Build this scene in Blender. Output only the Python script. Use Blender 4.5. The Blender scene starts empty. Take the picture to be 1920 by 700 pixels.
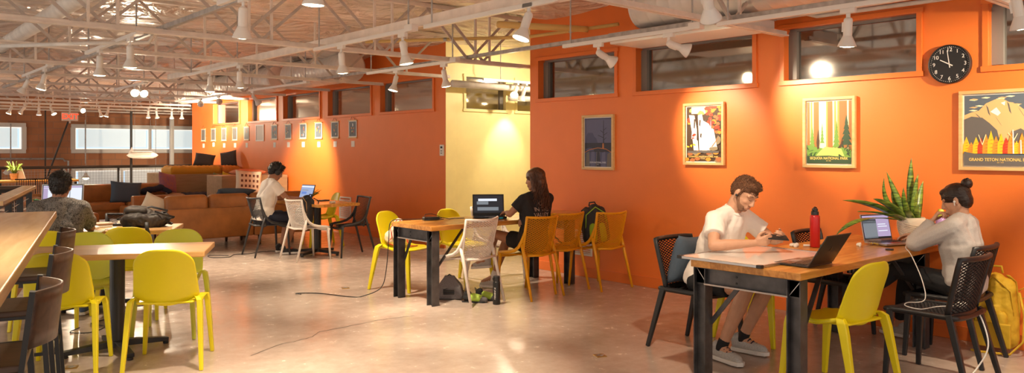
import bpy, bmesh, math, random
from mathutils import Vector, Matrix, Euler, noise
PI = math.pi
random.seed(7)
SC = bpy.context.scene
COL = SC.collection
# ---------------------------------------------------------------- camera, world, exposure
F_PX, EYE, HOR, YAW = 1450.0, 1.5, 282.0, math.radians(41.2)
cd = bpy.data.cameras.new('camera'); cam = bpy.data.objects.new('camera', cd); COL.objects.link(cam)
cam.location = (0, 0, EYE); cam.rotation_euler = (PI/2, 0, -YAW)
cd.sensor_width = 36; cd.lens = 36*F_PX/1920; cd.shift_y = -(350-HOR)/1920; cd.clip_end = 200
SC.camera = cam
W = bpy.data.worlds.new('world'); SC.world = W; W.use_nodes = True
bg = W.node_tree.nodes['Background']; bg.inputs[0].default_value = (1.0, .86, .74, 1); bg.inputs[1].default_value = WORLD_S = 1.25
SC.view_settings.view_transform = 'Standard'; SC.view_settings.look = 'None'
SC.view_settings.gamma = 1; SC.view_settings.use_curve_mapping = False
SC.view_settings.exposure = 0.0
WARM = (1.0, .80, .57)
LAMP_W = 215.0

SN, CS = math.sin(YAW), math.cos(YAW)
def ray(px): u = (px-960)/F_PX; return SN+CS*u, CS-SN*u          # direction per metre of depth
def on_x(px, py, X): a, b = ray(px); d = X/a; return Vector((X, b*d, EYE-(py-HOR)*d/F_PX))   # point of a wall plane x = X
def on_y(px, py, Y): a, b = ray(px); d = Y/b; return Vector((a*d, Y, EYE-(py-HOR)*d/F_PX))
# ---------------------------------------------------------------- materials
MATS = {}
def mat(name, col, rough=.6, metal=0, var=0, vscale=8, bump=0, bscale=60, emit=None, estr=0, spec=.5, coat=0, stretch=None, col2=None):
    if name in MATS: return MATS[name]
    m = bpy.data.materials.new(name); m.use_nodes = True; nt = m.node_tree; b = nt.nodes['Principled BSDF']
    b.inputs['Base Color'].default_value = (*col, 1); b.inputs['Roughness'].default_value = rough
    b.inputs['Metallic'].default_value = metal; b.inputs['Specular IOR Level'].default_value = spec
    b.inputs['Coat Weight'].default_value = coat
    if emit: b.inputs['Emission Color'].default_value = (*emit, 1); b.inputs['Emission Strength'].default_value = estr
    tc = None
    if var or bump or col2:
        tc = nt.nodes.new('ShaderNodeTexCoord'); mp = nt.nodes.new('ShaderNodeMapping'); nt.links.new(tc.outputs['Object'], mp.inputs[0])
        if stretch: mp.inputs['Scale'].default_value = stretch
    if var or col2:
        n = nt.nodes.new('ShaderNodeTexNoise'); n.inputs['Scale'].default_value = vscale; n.inputs['Detail'].default_value = 5
        nt.links.new(mp.outputs[0], n.inputs['Vector'])
        r = nt.nodes.new('ShaderNodeValToRGB'); r.color_ramp.elements[0].position = .3; r.color_ramp.elements[1].position = .7
        c2 = col2 or tuple(min(1, c*(1+var)) for c in col); c1 = col if col2 else tuple(c*(1-var) for c in col)
        r.color_ramp.elements[0].color = (*c1, 1); r.color_ramp.elements[1].color = (*c2, 1)
        nt.links.new(n.outputs['Fac'], r.inputs[0]); nt.links.new(r.outputs[0], b.inputs['Base Color'])
    if bump:
        n2 = nt.nodes.new('ShaderNodeTexNoise'); n2.inputs['Scale'].default_value = bscale; n2.inputs['Detail'].default_value = 3
        nt.links.new(mp.outputs[0], n2.inputs['Vector'])
        bp = nt.nodes.new('ShaderNodeBump'); bp.inputs['Strength'].default_value = bump; bp.inputs['Distance'].default_value = .01
        nt.links.new(n2.outputs['Fac'], bp.inputs['Height']); nt.links.new(bp.outputs[0], b.inputs['Normal'])
    MATS[name] = m; return m
def emis(name, col, s):
    return mat(name, (0, 0, 0), emit=col, estr=s)

def wood(name, c1, c2, axis='x', scale=1.0, rough=.35, plank=.12):
    m = bpy.data.materials.new(name); m.use_nodes = True; nt = m.node_tree; b = nt.nodes['Principled BSDF']
    tc = nt.nodes.new('ShaderNodeTexCoord'); mp = nt.nodes.new('ShaderNodeMapping'); nt.links.new(tc.outputs['Object'], mp.inputs[0])
    mp.inputs['Scale'].default_value = (1.5, 14, 14) if axis == 'x' else (14, 1.5, 14)
    n = nt.nodes.new('ShaderNodeTexNoise'); n.inputs['Scale'].default_value = 2.2*scale; n.inputs['Detail'].default_value = 6; n.inputs['Distortion'].default_value = .6
    nt.links.new(mp.outputs[0], n.inputs['Vector'])
    sx = nt.nodes.new('ShaderNodeSeparateXYZ'); nt.links.new(tc.outputs['Object'], sx.inputs[0])
    q = nt.nodes.new('ShaderNodeMath'); q.operation = 'DIVIDE'; q.inputs[1].default_value = plank
    nt.links.new(sx.outputs[1 if axis == 'x' else 0], q.inputs[0])
    fl = nt.nodes.new('ShaderNodeMath'); fl.operation = 'FLOOR'; nt.links.new(q.outputs[0], fl.inputs[0])
    wn = nt.nodes.new('ShaderNodeTexWhiteNoise'); wn.noise_dimensions = '1D'; nt.links.new(fl.outputs[0], wn.inputs['W'])
    mx = nt.nodes.new('ShaderNodeMath'); mx.operation = 'MULTIPLY_ADD'; mx.inputs[1].default_value = .35; nt.links.new(wn.outputs['Value'], mx.inputs[0]); 
    nt.links.new(n.outputs['Fac'], mx.inputs[2])
    r = nt.nodes.new('ShaderNodeValToRGB'); r.color_ramp.elements[0].position = .35; r.color_ramp.elements[1].position = .95
    r.color_ramp.elements[0].color = (*c1, 1); r.color_ramp.elements[1].color = (*c2, 1)
    nt.links.new(mx.outputs[0], r.inputs[0]); nt.links.new(r.outputs[0], b.inputs['Base Color']); b.inputs['Roughness'].default_value = rough
    MATS[name] = m; return m

M_ORANGE = mat('orange_wall_paint', (.80, .19, .028), .42, var=.03, vscale=3, bump=.10, bscale=150)
M_ORANGE_TRIM = mat('orange_trim_paint', (.76, .175, .025), .38)
M_YELLOWW = mat('pale_yellow_wall_paint', (.88, .76, .36), .5, var=.03, bump=.15, bscale=160)
M_WHITEP = mat('white_paint', (.78, .76, .72), .45)
M_STEELB = mat('painted_brace_steel', (.52, .46, .42), .55, var=.15, vscale=9)
M_STEELW = mat('painted_truss_steel', (.80, .72, .65), .5, var=.10, vscale=9)
M_STRUT = mat('galvanised_strut', (.45, .44, .43), .42, .5, var=.25, vscale=14)
M_DUCT = mat('spiral_duct_metal', (.76, .70, .64), .38, .15, var=.08, vscale=5)
M_PIPEW = mat('white_pipe_wrap', (.72, .68, .63), .55, var=.15, vscale=6)
M_PIPEY = mat('yellow_gas_pipe', (.72, .48, .16), .5)
M_BLACK = mat('black_metal', (.018, .018, .019), .42)
M_BLACKP = mat('black_plastic', (.014, .014, .016), .42, bump=.08, bscale=300)
M_CHARC = mat('charcoal_plastic', (.035, .034, .038), .45, bump=.06, bscale=300)
M_STEELD = mat('raw_dark_steel', (.085, .082, .085), .40, .5, var=.5, vscale=7, bump=.06)
M_YEL = mat('yellow_plastic', (.80, .68, .008), .34, bump=.12, bscale=280)
M_LIME = mat('lime_plastic', (.62, .64, .05), .36, bump=.12, bscale=280)
M_AMBER = mat('amber_plastic', (.78, .36, .004), .36, bump=.06, bscale=280)
M_WPL = mat('white_plastic', (.80, .74, .68), .38, bump=.05, bscale=280)
M_LAMP = mat('white_lamp_enamel', (.78, .75, .71), .35)
M_BULB = emis('lamp_glow', (1, .80, .50), 30)
M_LEATH = mat('cognac_leather', (.40, .15, .035), .42, var=.22, vscale=5, bump=.2, bscale=90)
M_OAK = wood('honey_table_wood', (.42, .165, .03), (.80, .39, .09), 'x', 1.0, .25)
M_MAPLE = wood('pale_table_wood', (.50, .27, .10), (.76, .48, .22), 'x', .8, .3, .2)
M_BARW = wood('pale_bar_wood', (.60, .37, .16), (.82, .58, .30), 'x', .5, .25, .5)
M_PLY = wood('plywood', (.30, .19, .10), (.44, .30, .17), 'x', .6, .5, .6)
M_STOOLW = wood('dark_stool_wood', (.045, .024, .015), (.11, .06, .035), 'x', 1.0, .4)
M_FRAMEW = wood('ash_frame_wood', (.62, .38, .14), (.80, .56, .26), 'y', 1, .4)
M_SKIN = mat('skin', (.56, .30, .185), .5, var=.06, vscale=20, bump=.05)
M_SKIN2 = mat('tan_skin', (.40, .185, .10), .5, var=.06, vscale=20, bump=.05)
M_HAIRD = mat('dark_hair', (.012, .008, .006), .45, bump=.9, bscale=120, stretch=(1, 1, .25))
M_HAIRB = mat('brown_hair', (.075, .03, .012), .5, bump=.9, bscale=140, stretch=(1, 1, .3))
M_CURL = mat('curly_brown_hair', (.085, .030, .012), .4, var=.5, vscale=40)
M_TEE = mat('white_cotton', (.84, .77, .70), .85, bump=.25, bscale=12)
M_BLKC = mat('black_cotton', (.012, .012, .014), .85, bump=.5, bscale=16)
M_NAVY = mat('navy_cloth', (.018, .022, .045), .85, bump=.5, bscale=18)
M_SWEAT = mat('heather_grey_fleece', (.46, .425, .40), .95, var=.10, vscale=220, bump=.2, bscale=12)
M_RUBW = mat('white_rubber', (.75, .72, .68), .6)
M_SHOEG = mat('grey_shoe_knit', (.46, .45, .43), .8, var=.15, vscale=120)
M_SHOEB = mat('black_shoe_knit', (.02, .02, .022), .8)
M_ALU = mat('aluminium', (.55, .55, .56), .3, .9)
M_DALU = mat('dark_grey_aluminium', (.07, .068, .066), .32, .7)
M_PAPER = mat('paper', (.80, .76, .68), .8)
M_GLASSB = None

def glass_pane(name, tint, refl, rough=.02):
    m = bpy.data.materials.new(name); m.use_nodes = True; nt = m.node_tree; nt.nodes.clear()
    o = nt.nodes.new('ShaderNodeOutputMaterial'); t = nt.nodes.new('ShaderNodeBsdfTransparent'); g = nt.nodes.new('ShaderNodeBsdfGlossy'); mx = nt.nodes.new('ShaderNodeMixShader')
    t.inputs[0].default_value = (*tint, 1); g.inputs[0].default_value = (1, .97, .92, 1); g.inputs['Roughness'].default_value = rough
    mx.inputs[0].default_value = refl; nt.links.new(t.outputs[0], mx.inputs[1]); nt.links.new(g.outputs[0], mx.inputs[2]); nt.links.new(mx.outputs[0], o.inputs[0])
    MATS[name] = m; return m
M_PANE = glass_pane('window_pane', (.42, .44, .43), .34, .06)
M_PANE2 = glass_pane('window_pane_far', (.6, .6, .58), .55, .10)
M_CLEAR = glass_pane('clear_plastic', (.9, .88, .84), .12, .05)
# ---------------------------------------------------------------- mesh builder
def frame_of(d):
    d = Vector(d).normalized(); a = Vector((0, 0, 1)) if abs(d.z) < .95 else Vector((0, 1, 0))
    x = a.cross(d).normalized(); return x, d.cross(x), d
class MB:
    def __init__(s): s.v = []; s.f = []; s.m = []
    def add(s, vs, fs, mi=0):
        k = len(s.v); s.v += [tuple(p) for p in vs]; s.f += [tuple(i+k for i in f) for f in fs]; s.m += [mi]*len(fs); return s
    def box(s, c, sz, R=None, mi=0, taper=1.0):
        x, y, z = sz[0]/2, sz[1]/2, sz[2]/2; c = Vector(c)
        vs = [Vector((sx*x*(taper if sz_ > 0 else 1), sy*y*(taper if sz_ > 0 else 1), sz_*z)) for sz_ in (-1, 1) for sx, sy in ((-1, -1), (1, -1), (1, 1), (-1, 1))]
        if R is not None:
            R = R if isinstance(R, Matrix) else Euler(R).to_matrix(); vs = [R @ v for v in vs]
        return s.add([v+c for v in vs], [(3, 2, 1, 0), (4, 5, 6, 7), (0, 1, 5, 4), (1, 2, 6, 5), (2, 3, 7, 6), (3, 0, 4, 7)], mi)
    def bar(s, p0, p1, w, h, mi=0, w1=None, h1=None, up=None):
        p0, p1 = Vector(p0), Vector(p1); d = (p1-p0).normalized()
        if up is None: x, y, _ = frame_of(d)
        else: y = Vector(up); x = y.cross(d).normalized(); y = d.cross(x)
        w1 = w if w1 is None else w1; h1 = h if h1 is None else h1; vs = []
        for p, a, b in ((p0, w/2, h/2), (p1, w1/2, h1/2)):
            vs += [p-x*a-y*b, p+x*a-y*b, p+x*a+y*b, p-x*a+y*b]
        return s.add(vs, [(3, 2, 1, 0), (4, 5, 6, 7), (0, 1, 5, 4), (1, 2, 6, 5), (2, 3, 7, 6), (3, 0, 4, 7)], mi)
    def rings(s, R, cap=True, mi=0, closed=True):
        n = len(R[0]); vs = [p for r in R for p in r]; fs = []
        for i in range(len(R)-1):
            for j in range(n if closed else n-1):
                a, b = i*n+j, i*n+(j+1) % n; fs.append((a, b, b+n, a+n))
        if cap: fs.append(tuple(reversed(range(n)))); fs.append(tuple(range((len(R)-1)*n, len(R)*n)))
        return s.add(vs, fs, mi)
    def tube(s, pts, r, n=8, mi=0, cap=True, flat=1.0):
        pts = [Vector(p) for p in pts]; rs = r if isinstance(r, (list, tuple)) else [r]*len(pts)
        d0 = (pts[1]-pts[0]).normalized(); x, y, _ = frame_of(d0); R = []
        for i, p in enumerate(pts):
            d = (pts[min(i+1, len(pts)-1)]-pts[max(i-1, 0)]).normalized()
            x = (x-d*x.dot(d)).normalized(); y = d.cross(x)
            R.append([p+(x*math.cos(2*PI*k/n)+y*math.sin(2*PI*k/n)*flat)*rs[i] for k in range(n)])
        return s.rings(R, cap, mi)
    def lathe(s, prof, c=(0, 0, 0), n=20, mi=0, d=(0, 0, 1), cap=True):
        x, y, z = frame_of(d); c = Vector(c)
        return s.rings([[c+z*h+(x*math.cos(2*PI*k/n)+y*math.sin(2*PI*k/n))*max(r, 1e-4) for k in range(n)] for r, h in prof], cap, mi)
    def ell(s, c, r, n=12, R=None, mi=0):
        c = Vector(c); r = (r,)*3 if not isinstance(r, (tuple, list)) else r; vs = []; m = n//2
        for i in range(1, m):
            t = PI*i/m
            for k in range(n):
                p = Vector((r[0]*math.sin(t)*math.cos(2*PI*k/n), r[1]*math.sin(t)*math.sin(2*PI*k/n), r[2]*math.cos(t)))
                vs.append(c+(R @ p if R is not None else p))
        top = Vector((0, 0, r[2])); vs += [c+(R @ top if R is not None else top), c-(R @ top if R is not None else top)]
        fs = []
        for i in range(m-2):
            for k in range(n): a, b = i*n+k, i*n+(k+1) % n; fs.append((a, a+n, b+n, b))
        T, B = len(vs)-2, len(vs)-1
        for k in range(n): fs.append((T, k, (k+1) % n)); q = (m-2)*n; fs.append((B, q+(k+1) % n, q+k))
        return s.add(vs, fs, mi)
    def cap(s, p0, p1, r0, r1=None, n=12, e0=True, e1=True):
        r1 = r0 if r1 is None else r1; p0, p1 = Vector(p0), Vector(p1); x, y, d = frame_of(p1-p0)
        pr = []
        if e0: pr += [(r0*math.sin(t), -r0*math.cos(t), 0) for t in (.05, .5, 1.0)]
        pr += [(r0, 0, 0), (r1, 0, 1)]
        if e1: pr += [(r1*math.cos(t), r1*math.sin(t), 1) for t in (.55, 1.05, 1.52)]
        L = (p1-p0).length
        R = [[p0+d*(h+q*L)+(x*math.cos(2*PI*k/n)+y*math.sin(2*PI*k/n))*r for k in range(n)] for r, h, q in pr]
        return s.rings(R)
    def poly(s, pts, off, mi=0):
        n = len(pts); pts = [Vector(p) for p in pts]; off = Vector(off)
        return s.add(pts+[p+off for p in pts], [tuple(reversed(range(n))), tuple(range(n, 2*n))]+[(i, (i+1) % n, (i+1) % n+n, i+n) for i in range(n)], mi)
    def build(s, name, m, parent=None, smooth=False, bevel=0, sub=0, solid=0, apply=False, mods=None, loc=None, rot=None):
        me = bpy.data.meshes.new(name); me.from_pydata(s.v, [], s.f)
        for mm in (m if isinstance(m, (list, tuple)) else [m]): me.materials.append(mm)
        for p, i in zip(me.polygons, s.m): p.material_index = i; p.use_smooth = smooth
        me.validate(); bm = bmesh.new(); bm.from_mesh(me); bmesh.ops.recalc_face_normals(bm, faces=bm.faces); bm.to_mesh(me); bm.free()
        o = bpy.data.objects.new(name, me); COL.objects.link(o)
        if solid: q = o.modifiers.new('s', 'SOLIDIFY'); q.thickness = solid; q.offset = 0
        if mods: mods(o)
        if sub: q = o.modifiers.new('u', 'SUBSURF'); q.levels = q.render_levels = sub
        if bevel: q = o.modifiers.new('b', 'BEVEL'); q.width = bevel; q.segments = 2; q.limit_method = 'ANGLE'; q.angle_limit = .7
        if apply or sub or solid or mods or bevel: bake(o)
        if parent: o.parent = parent
        if loc: o.location = loc
        if rot: o.rotation_euler = rot
        return o
def bake(o):
    dg = bpy.context.evaluated_depsgraph_get(); me = bpy.data.meshes.new_from_object(o.evaluated_get(dg)); nm = o.data.name
    old = o.data; o.modifiers.clear(); o.data = me; bpy.data.meshes.remove(old); me.name = nm
def blob(mb, name, m, parent=None, vox=.008, smooth=4, disp=0, cuts=()):
    def mods(o):
        q = o.modifiers.new('r', 'REMESH'); q.mode = 'VOXEL'; q.voxel_size = vox; q.use_smooth_shade = True
        q = o.modifiers.new('s', 'SMOOTH'); q.factor = .5; q.iterations = smooth
        if disp:
            tx = bpy.data.textures.get('folds') or bpy.data.textures.new('folds', 'CLOUDS'); tx.noise_scale = .09; tx.noise_depth = 2
            q = o.modifiers.new('d', 'DISPLACE'); q.texture = tx; q.strength = disp; q.mid_level = .5
    o = mb.build(name, m, None, mods=mods)
    for co, no in cuts:
        bm = bmesh.new(); bm.from_mesh(o.data)
        r = bmesh.ops.bisect_plane(bm, geom=bm.verts[:]+bm.edges[:]+bm.faces[:], plane_co=co, plane_no=no, clear_outer=True)
        ed = [e for e in r['geom_cut'] if isinstance(e, bmesh.types.BMEdge)]
        bmesh.ops.holes_fill(bm, edges=ed, sides=0) if ed else None
        bm.to_mesh(o.data); bm.free()
    for p in o.data.polygons: p.use_smooth = True
    if parent: o.parent = parent
    return o
# ---------------------------------------------------------------- scene objects
def tag(o, label=None, cat=None, group=None, kind=None):
    if label: o['label'] = label
    if cat: o['category'] = cat
    if group: o['group'] = group
    if kind: o['kind'] = kind
    return o
def thing(name, label, cat, loc=(0, 0, 0), rz=0, group=None):
    o = bpy.data.objects.new(name, None); o.empty_display_size = .1; COL.objects.link(o); o.location = loc; o.rotation_euler = (0, 0, rz)
    return tag(o, label, cat, group)
def dup(o, loc=None, rz=None, label=None, group=None, parent=None, mats=None):
    c = o.copy(); COL.objects.link(c); c.parent = parent
    if loc is not None: c.location = loc
    if rz is not None: c.rotation_euler = (0, 0, rz)
    if label: c['label'] = label
    if group: c['group'] = group
    for ch in list(o.children): dup(ch, parent=c)
    return c
def struct(o): o['kind'] = 'structure'; return o
def text_mb(txt, size, name, m, parent, loc, R, depth=.001, align='CENTER', sx=1, bold=0):
    c = bpy.data.curves.new('txt', 'FONT'); c.body = txt; c.size = size; c.extrude = depth; c.align_x = align; c.align_y = 'CENTER'; c.offset = bold
    o = bpy.data.objects.new('txt', c); COL.objects.link(o)
    dg = bpy.context.evaluated_depsgraph_get(); me = bpy.data.meshes.new_from_object(o.evaluated_get(dg)); bpy.data.objects.remove(o); bpy.data.curves.remove(c)
    me.transform(Matrix.Diagonal((sx, 1, 1, 1))); me.transform(R.to_4x4()); me.materials.clear(); me.materials.append(m); me.name = name
    q = bpy.data.objects.new(name, me); COL.objects.link(q); q.location = loc; q.parent = parent; return q
# basis for something drawn on a wall that faces -X: text x runs along -Y, text y runs up
R_WALLX = Matrix(((0, 0, -1), (-1, 0, 0), (0, 1, 0)))
# ================================================================ THE ROOM
XA, XB, YE, YC, YEND, YBR = 6.70, 7.02, 7.30, 9.56, 20.7, 28.0     # main wall, middle wall, main wall end, corridor wall, middle wall end, brick wall
# floor: polished concrete
def floor_mat():
    m = bpy.data.materials.new('polished_concrete'); m.use_nodes = True; nt = m.node_tree; b = nt.nodes['Principled BSDF']
    tc = nt.nodes.new('ShaderNodeTexCoord')
    n1 = nt.nodes.new('ShaderNodeTexNoise'); n1.inputs['Scale'].default_value = .9; n1.inputs['Detail'].default_value = 8; n1.inputs['Roughness'].default_value = .62
    n2 = nt.nodes.new('ShaderNodeTexNoise'); n2.inputs['Scale'].default_value = 7; n2.inputs['Detail'].default_value = 8; n2.inputs['Roughness'].default_value = .7
    for n in (n1, n2): nt.links.new(tc.outputs['Object'], n.inputs['Vector'])
    a = nt.nodes.new('ShaderNodeMath'); a.operation = 'MULTIPLY_ADD'; a.inputs[1].default_value = .5; nt.links.new(n2.outputs[0], a.inputs[0])
    h = nt.nodes.new('ShaderNodeMath'); h.operation = 'MULTIPLY'; h.inputs[1].default_value = .5; nt.links.new(n1.outputs[0], h.inputs[0]); nt.links.new(h.outputs[0], a.inputs[2])
    r = nt.nodes.new('ShaderNodeValToRGB'); e = r.color_ramp.elements; e[0].position = .32; e[0].color = (.37, .29, .245, 1); e[1].position = .64; e[1].color = (.53, .44, .375, 1)
    nt.links.new(a.outputs[0], r.inputs[0]); nt.links.new(r.outputs[0], b.inputs['Base Color'])
    rr = nt.nodes.new('ShaderNodeMapRange'); rr.inputs['From Min'].default_value = .3; rr.inputs['From Max'].default_value = .7; rr.inputs['To Min'].default_value = .12; rr.inputs['To Max'].default_value = .30
    nt.links.new(n2.outputs[0], rr.inputs[0]); nt.links.new(rr.outputs[0], b.inputs['Roughness'])
    bp = nt.nodes.new('ShaderNodeBump'); bp.inputs['Strength'].default_value = .06; bp.inputs['Distance'].default_value = .02
    nt.links.new(n1.outputs[0], bp.inputs['Height']); nt.links.new(bp.outputs[0], b.inputs['Normal'])
    return m
M_FLOOR = floor_mat()
fl = MB().poly([(-1.2, -4, -.3), (12, -4, -.3), (12, 24.3, -.3), (1.86+.08, 24.3, -.3), (1.86, 11.1, -.3), (1.0, 7.7, -.3), (-.6, 1.0, -.3)], (0, 0, .3)).build('floor', M_FLOOR); struct(fl)
M_LOW = mat('lower_hall_concrete', (.30, .24, .19), .4, var=.15, vscale=2)
struct(MB().box((4, 12, -4.1), (24, 34, .2)).build('floor_lower', M_LOW))
# crack in the slab
M_CRACK = mat('crack_dark', (.10, .07, .05), .9)
cp = [(470, 668), (520, 648), (560, 639), (585, 632), (600, 622), (650, 613), (700, 603), (735, 597), (790, 590)]
def fpt(px, py, z=.0): a, b = ray(px); d = F_PX*(EYE-z)/(py-HOR); return Vector((a*d, b*d, z))
rs = random.Random(3); pts = []
for (a, b), (c, d) in zip(cp, cp[1:]):
    for t in (0, .25, .5, .75): pts.append(fpt(a+(c-a)*t, b+(d-b)*t+rs.uniform(-.8, .8)))
mb = MB(); L = [p+Vector((0, 0, .0012)) for p in pts]
for p, q in zip(L, L[1:]):
    w = rs.uniform(.0025, .005); n = (q-p).cross(Vector((0, 0, 1))).normalized()*w; mb.add([p-n, p+n, q+n, q-n], [(0, 1, 2, 3)])
tag(mb.build('floor_crack', M_CRACK), 'thin dark crack wandering across the open concrete floor', 'crack')

def wall_along_y(name, X, y0, y1, holes, z0h, z1h, ztop, thick, m, z0=0):
    mb = MB(); hs = sorted(holes); xc = X+thick/2
    def seg(a, b, c, d): mb.box((xc, (a+b)/2, (c+d)/2), (thick, b-a, d-c))
    seg(y0, y1, z0, z0h); seg(y0, y1, z1h, ztop); e = y0
    for a, b in hs: seg(e, a, z0h, z1h); e = b
    seg(e, y1, z0h, z1h); return struct(mb.build(name, m))
# windows of the main wall from their edges in the photograph: X/Y on the wall plane
def ywin(X, pl, pr): return sorted((on_x(pr, 100, X).y, on_x(pl, 100, X).y))
WA = [ywin(XA, 1010, 1155), ywin(XA, 1193, 1414), ywin(XA, 1470, 1722), ywin(XA, 1852, 2140)]
WB = [ywin(XB, 714, 813), ywin(XB, 616, 696), ywin(XB, 532, 600), ywin(XB, 466, 519), ywin(XB, 401, 449)]
ZW0, ZW1 = 2.14, 2.64
wall_along_y('wall_right', XA, -3.5, YE, WA, ZW0, ZW1, 3.35, .22, M_ORANGE)
wall_along_y('wall_middle', XB, YC, YEND, WB, ZW0, ZW1, 3.35, .22, M_ORANGE)
# return of the main wall into the corridor and the corridor's yellow wall
struct(MB().box(((XA+10)/2+.11, YE-.06, 1.675), (10-XA-.22, .12, 3.35)).build('wall_corridor_side', M_YELLOWW))
yw = [(on_y(872, 100, YC).x, on_y(948, 100, YC).x), (on_y(968, 100, YC).x, on_y(968, 100, YC).x+.95)]
mb = MB()
def segx(a, b, c, d): mb.box(((a+b)/2, YC+.06, (c+d)/2), (b-a, .12, d-c))
x0, x1 = XB+.22, 10.2
mb.box((XB+.108, YC-.003, 1.675), (.214, .006, 3.35))
segx(x0, x1, 0, ZW0); segx(x0, x1, ZW1+.02, 3.35); segx(x0, yw[0][0], ZW0, ZW1+.02); segx(yw[0][1], yw[1][0], ZW0, ZW1+.02); segx(yw[1][1], x1, ZW0, ZW1+.02)
struct(mb.build('wall_corridor', M_YELLOWW))
struct(MB().box((10.2, 8.4, 1.675), (.12, 2.6, 3.35)).build('wall_corridor_end', M_YELLOWW))
# rooms behind the clerestory windows
M_DIM = mat('office_wall_grey', (.20, .18, .16), .8); M_DIM2 = mat('office_wall_cream', (.62, .52, .30), .8)
struct(MB().box((10.1, 2.1, 1.675), (.1, 10.4, 3.35)).build('wall_office', M_DIM))
struct(MB().box((10.1, 15.4, 1.675), (.1, 11.2, 3.35)).build('wall_office_far', M_DIM2))
struct(MB().box((8.72, 20.9, 1.675), (2.8, .1, 3.35)).build('wall_office_end', M_DIM2))
struct(MB().box((8.55, 5.6, 1.675), (3.0, .1, 3.35)).build('wall_office_partition', M_DIM2))
M_OFC = mat('office_ceiling', (.45, .42, .38), .7)
struct(MB().box((8.5, 7, 3.42), (3.3, 31, .06)).build('ceiling_office', M_OFC))
# base boards
mb = MB().box((XA-.009, (YE-3.5)/2, .055), (.018, YE+3.5, .11)); struct(mb.build('baseboard_right', M_ORANGE_TRIM, bevel=.003))
struct(MB().box((XB-.009, (YC+YEND)/2, .055), (.018, YEND-YC, .11)).build('baseboard_middle', M_ORANGE_TRIM, bevel=.003))
struct(MB().box((8.7, YC-.008, .055), (3.0, .016, .11)).build('baseboard_corridor', M_YELLOWW, bevel=.003))
# window units (frame, sash strip, pane)
M_JAMB = mat('grey_window_jamb', (.20, .185, .165), .5); 
wn = 0
def window_y(X, y0, y1, trimm, pane, n):
    w = thing('window_%d' % n, None, None, (X, (y0+y1)/2, ZW0)); w['kind'] = 'structure'; h = ZW1-ZW0; L = y1-y0
    t = MB()
    for z in (-.012, h+.012): t.box((-.011, 0, z), (.022, L+.09, .045))
    for y in (-L/2-.012, L/2+.012): t.box((-.0105, y, h/2), (.021, .045, h))
    t.build('window_trim', trimm, w, bevel=.003)
    f = MB()
    for z in (.012, h-.012): f.box((.125, 0, z), (.04, L, .024))
    f.box((.125, -L/2+.012, h/2), (.04, .024, h-.05)); f.box((.115, L/2-.04, h/2), (.06, .08, h-.05))
    f.build('window_frame', M_JAMB, w)
    MB().box((.13, -.02, h/2), (.006, L-.11, h-.05)).build('pane', pane, w)
for y0, y1 in WA: wn += 1; window_y(XA, y0, y1, M_ORANGE_TRIM, M_PANE, wn)
for y0, y1 in WB: wn += 1; window_y(XB, y0, y1, M_ORANGE_TRIM, M_PANE2, wn)
for a, b in yw:
    wn += 1; w = thing('window_%d' % wn, None, None, ((a+b)/2, YC, ZW0)); w['kind'] = 'structure'; L = b-a; h = .52
    t = MB()
    for z in (-.012, h+.012): t.box((0, -.011, z), (L+.09, .022, .045))
    for x in (-L/2-.012, L/2+.012): t.box((x, -.0105, h/2), (.045, .021, h))
    t.build('window_trim', M_YELLOWW, w, bevel=.003)
    f = MB().box((0, .08, .012), (L, .04, .024)).box((0, .08, h-.012), (L, .04, .024)).box((L/2-.035, .08, h/2), (.07, .04, h-.05)).box((-L/2+.012, .08, h/2), (.024, .04, h-.05))
    f.build('window_frame', M_JAMB, w); MB().box((-.02, .085, h/2), (L-.1, .006, h-.05)).build('pane', M_PANE2, w)
# brick wall beyond the open hall
def brick_mat():
    m = bpy.data.materials.new('red_brick_blocks'); m.use_nodes = True; nt = m.node_tree; b = nt.nodes['Principled BSDF']
    tc = nt.nodes.new('ShaderNodeTexCoord'); sx = nt.nodes.new('ShaderNodeSeparateXYZ'); cb = nt.nodes.new('ShaderNodeCombineXYZ')
    nt.links.new(tc.outputs['Object'], sx.inputs[0]); nt.links.new(sx.outputs[0], cb.inputs[0]); nt.links.new(sx.outputs[2], cb.inputs[1])
    br = nt.nodes.new('ShaderNodeTexBrick'); nt.links.new(cb.outputs[0], br.inputs[0]); br.inputs['Scale'].default_value = 1
    br.inputs['Color1'].default_value = (.56, .25, .12, 1); br.inputs['Color2'].default_value = (.42, .17, .08, 1); br.inputs['Mortar'].default_value = (.38, .20, .12, 1)
    br.inputs['Brick Width'].default_value = .4; br.inputs['Row Height'].default_value = .2; br.inputs['Mortar Size'].default_value = .012
    n = nt.nodes.new('ShaderNodeTexNoise'); n.inputs['Scale'].default_value = .8; n.inputs['Detail'].default_value = 5; nt.links.new(tc.outputs['Object'], n.inputs[0])
    mx = nt.nodes.new('ShaderNodeMixRGB'); mx.blend_type = 'OVERLAY'; mx.inputs[0].default_value = .5; nt.links.new(br.outputs[0], mx.inputs[1]); nt.links.new(n.outputs[0], mx.inputs[2])
    nt.links.new(mx.outputs[0], b.inputs['Base Color']); b.inputs['Roughness'].default_value = .85; return m
M_BRICK = brick_mat()
bx = lambda px: on_y(px, 250, YBR).x
bw = [(bx(0)-1.6, bx(48)), (bx(133), 11.6)]
BZ0, BZ1 = 1.42, 2.33
mb = MB()
def segb(a, b, c, d): mb.box(((a+b)/2, YBR+.15, (c+d)/2), (b-a, .3, d-c))
segb(-6, 16, BZ1, 4.2); segb(-6, 16, .95, BZ0); segb(-6, bw[0][0], BZ0, BZ1); segb(bw[0][1], bw[1][0], BZ0, BZ1); segb(bw[1][1], 16, BZ0, BZ1); segb(-6, 5.7, -4, .95); segb(5.7, 16, -4, -1.5); segb(11.8, 16, -1.5, .95)
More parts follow.
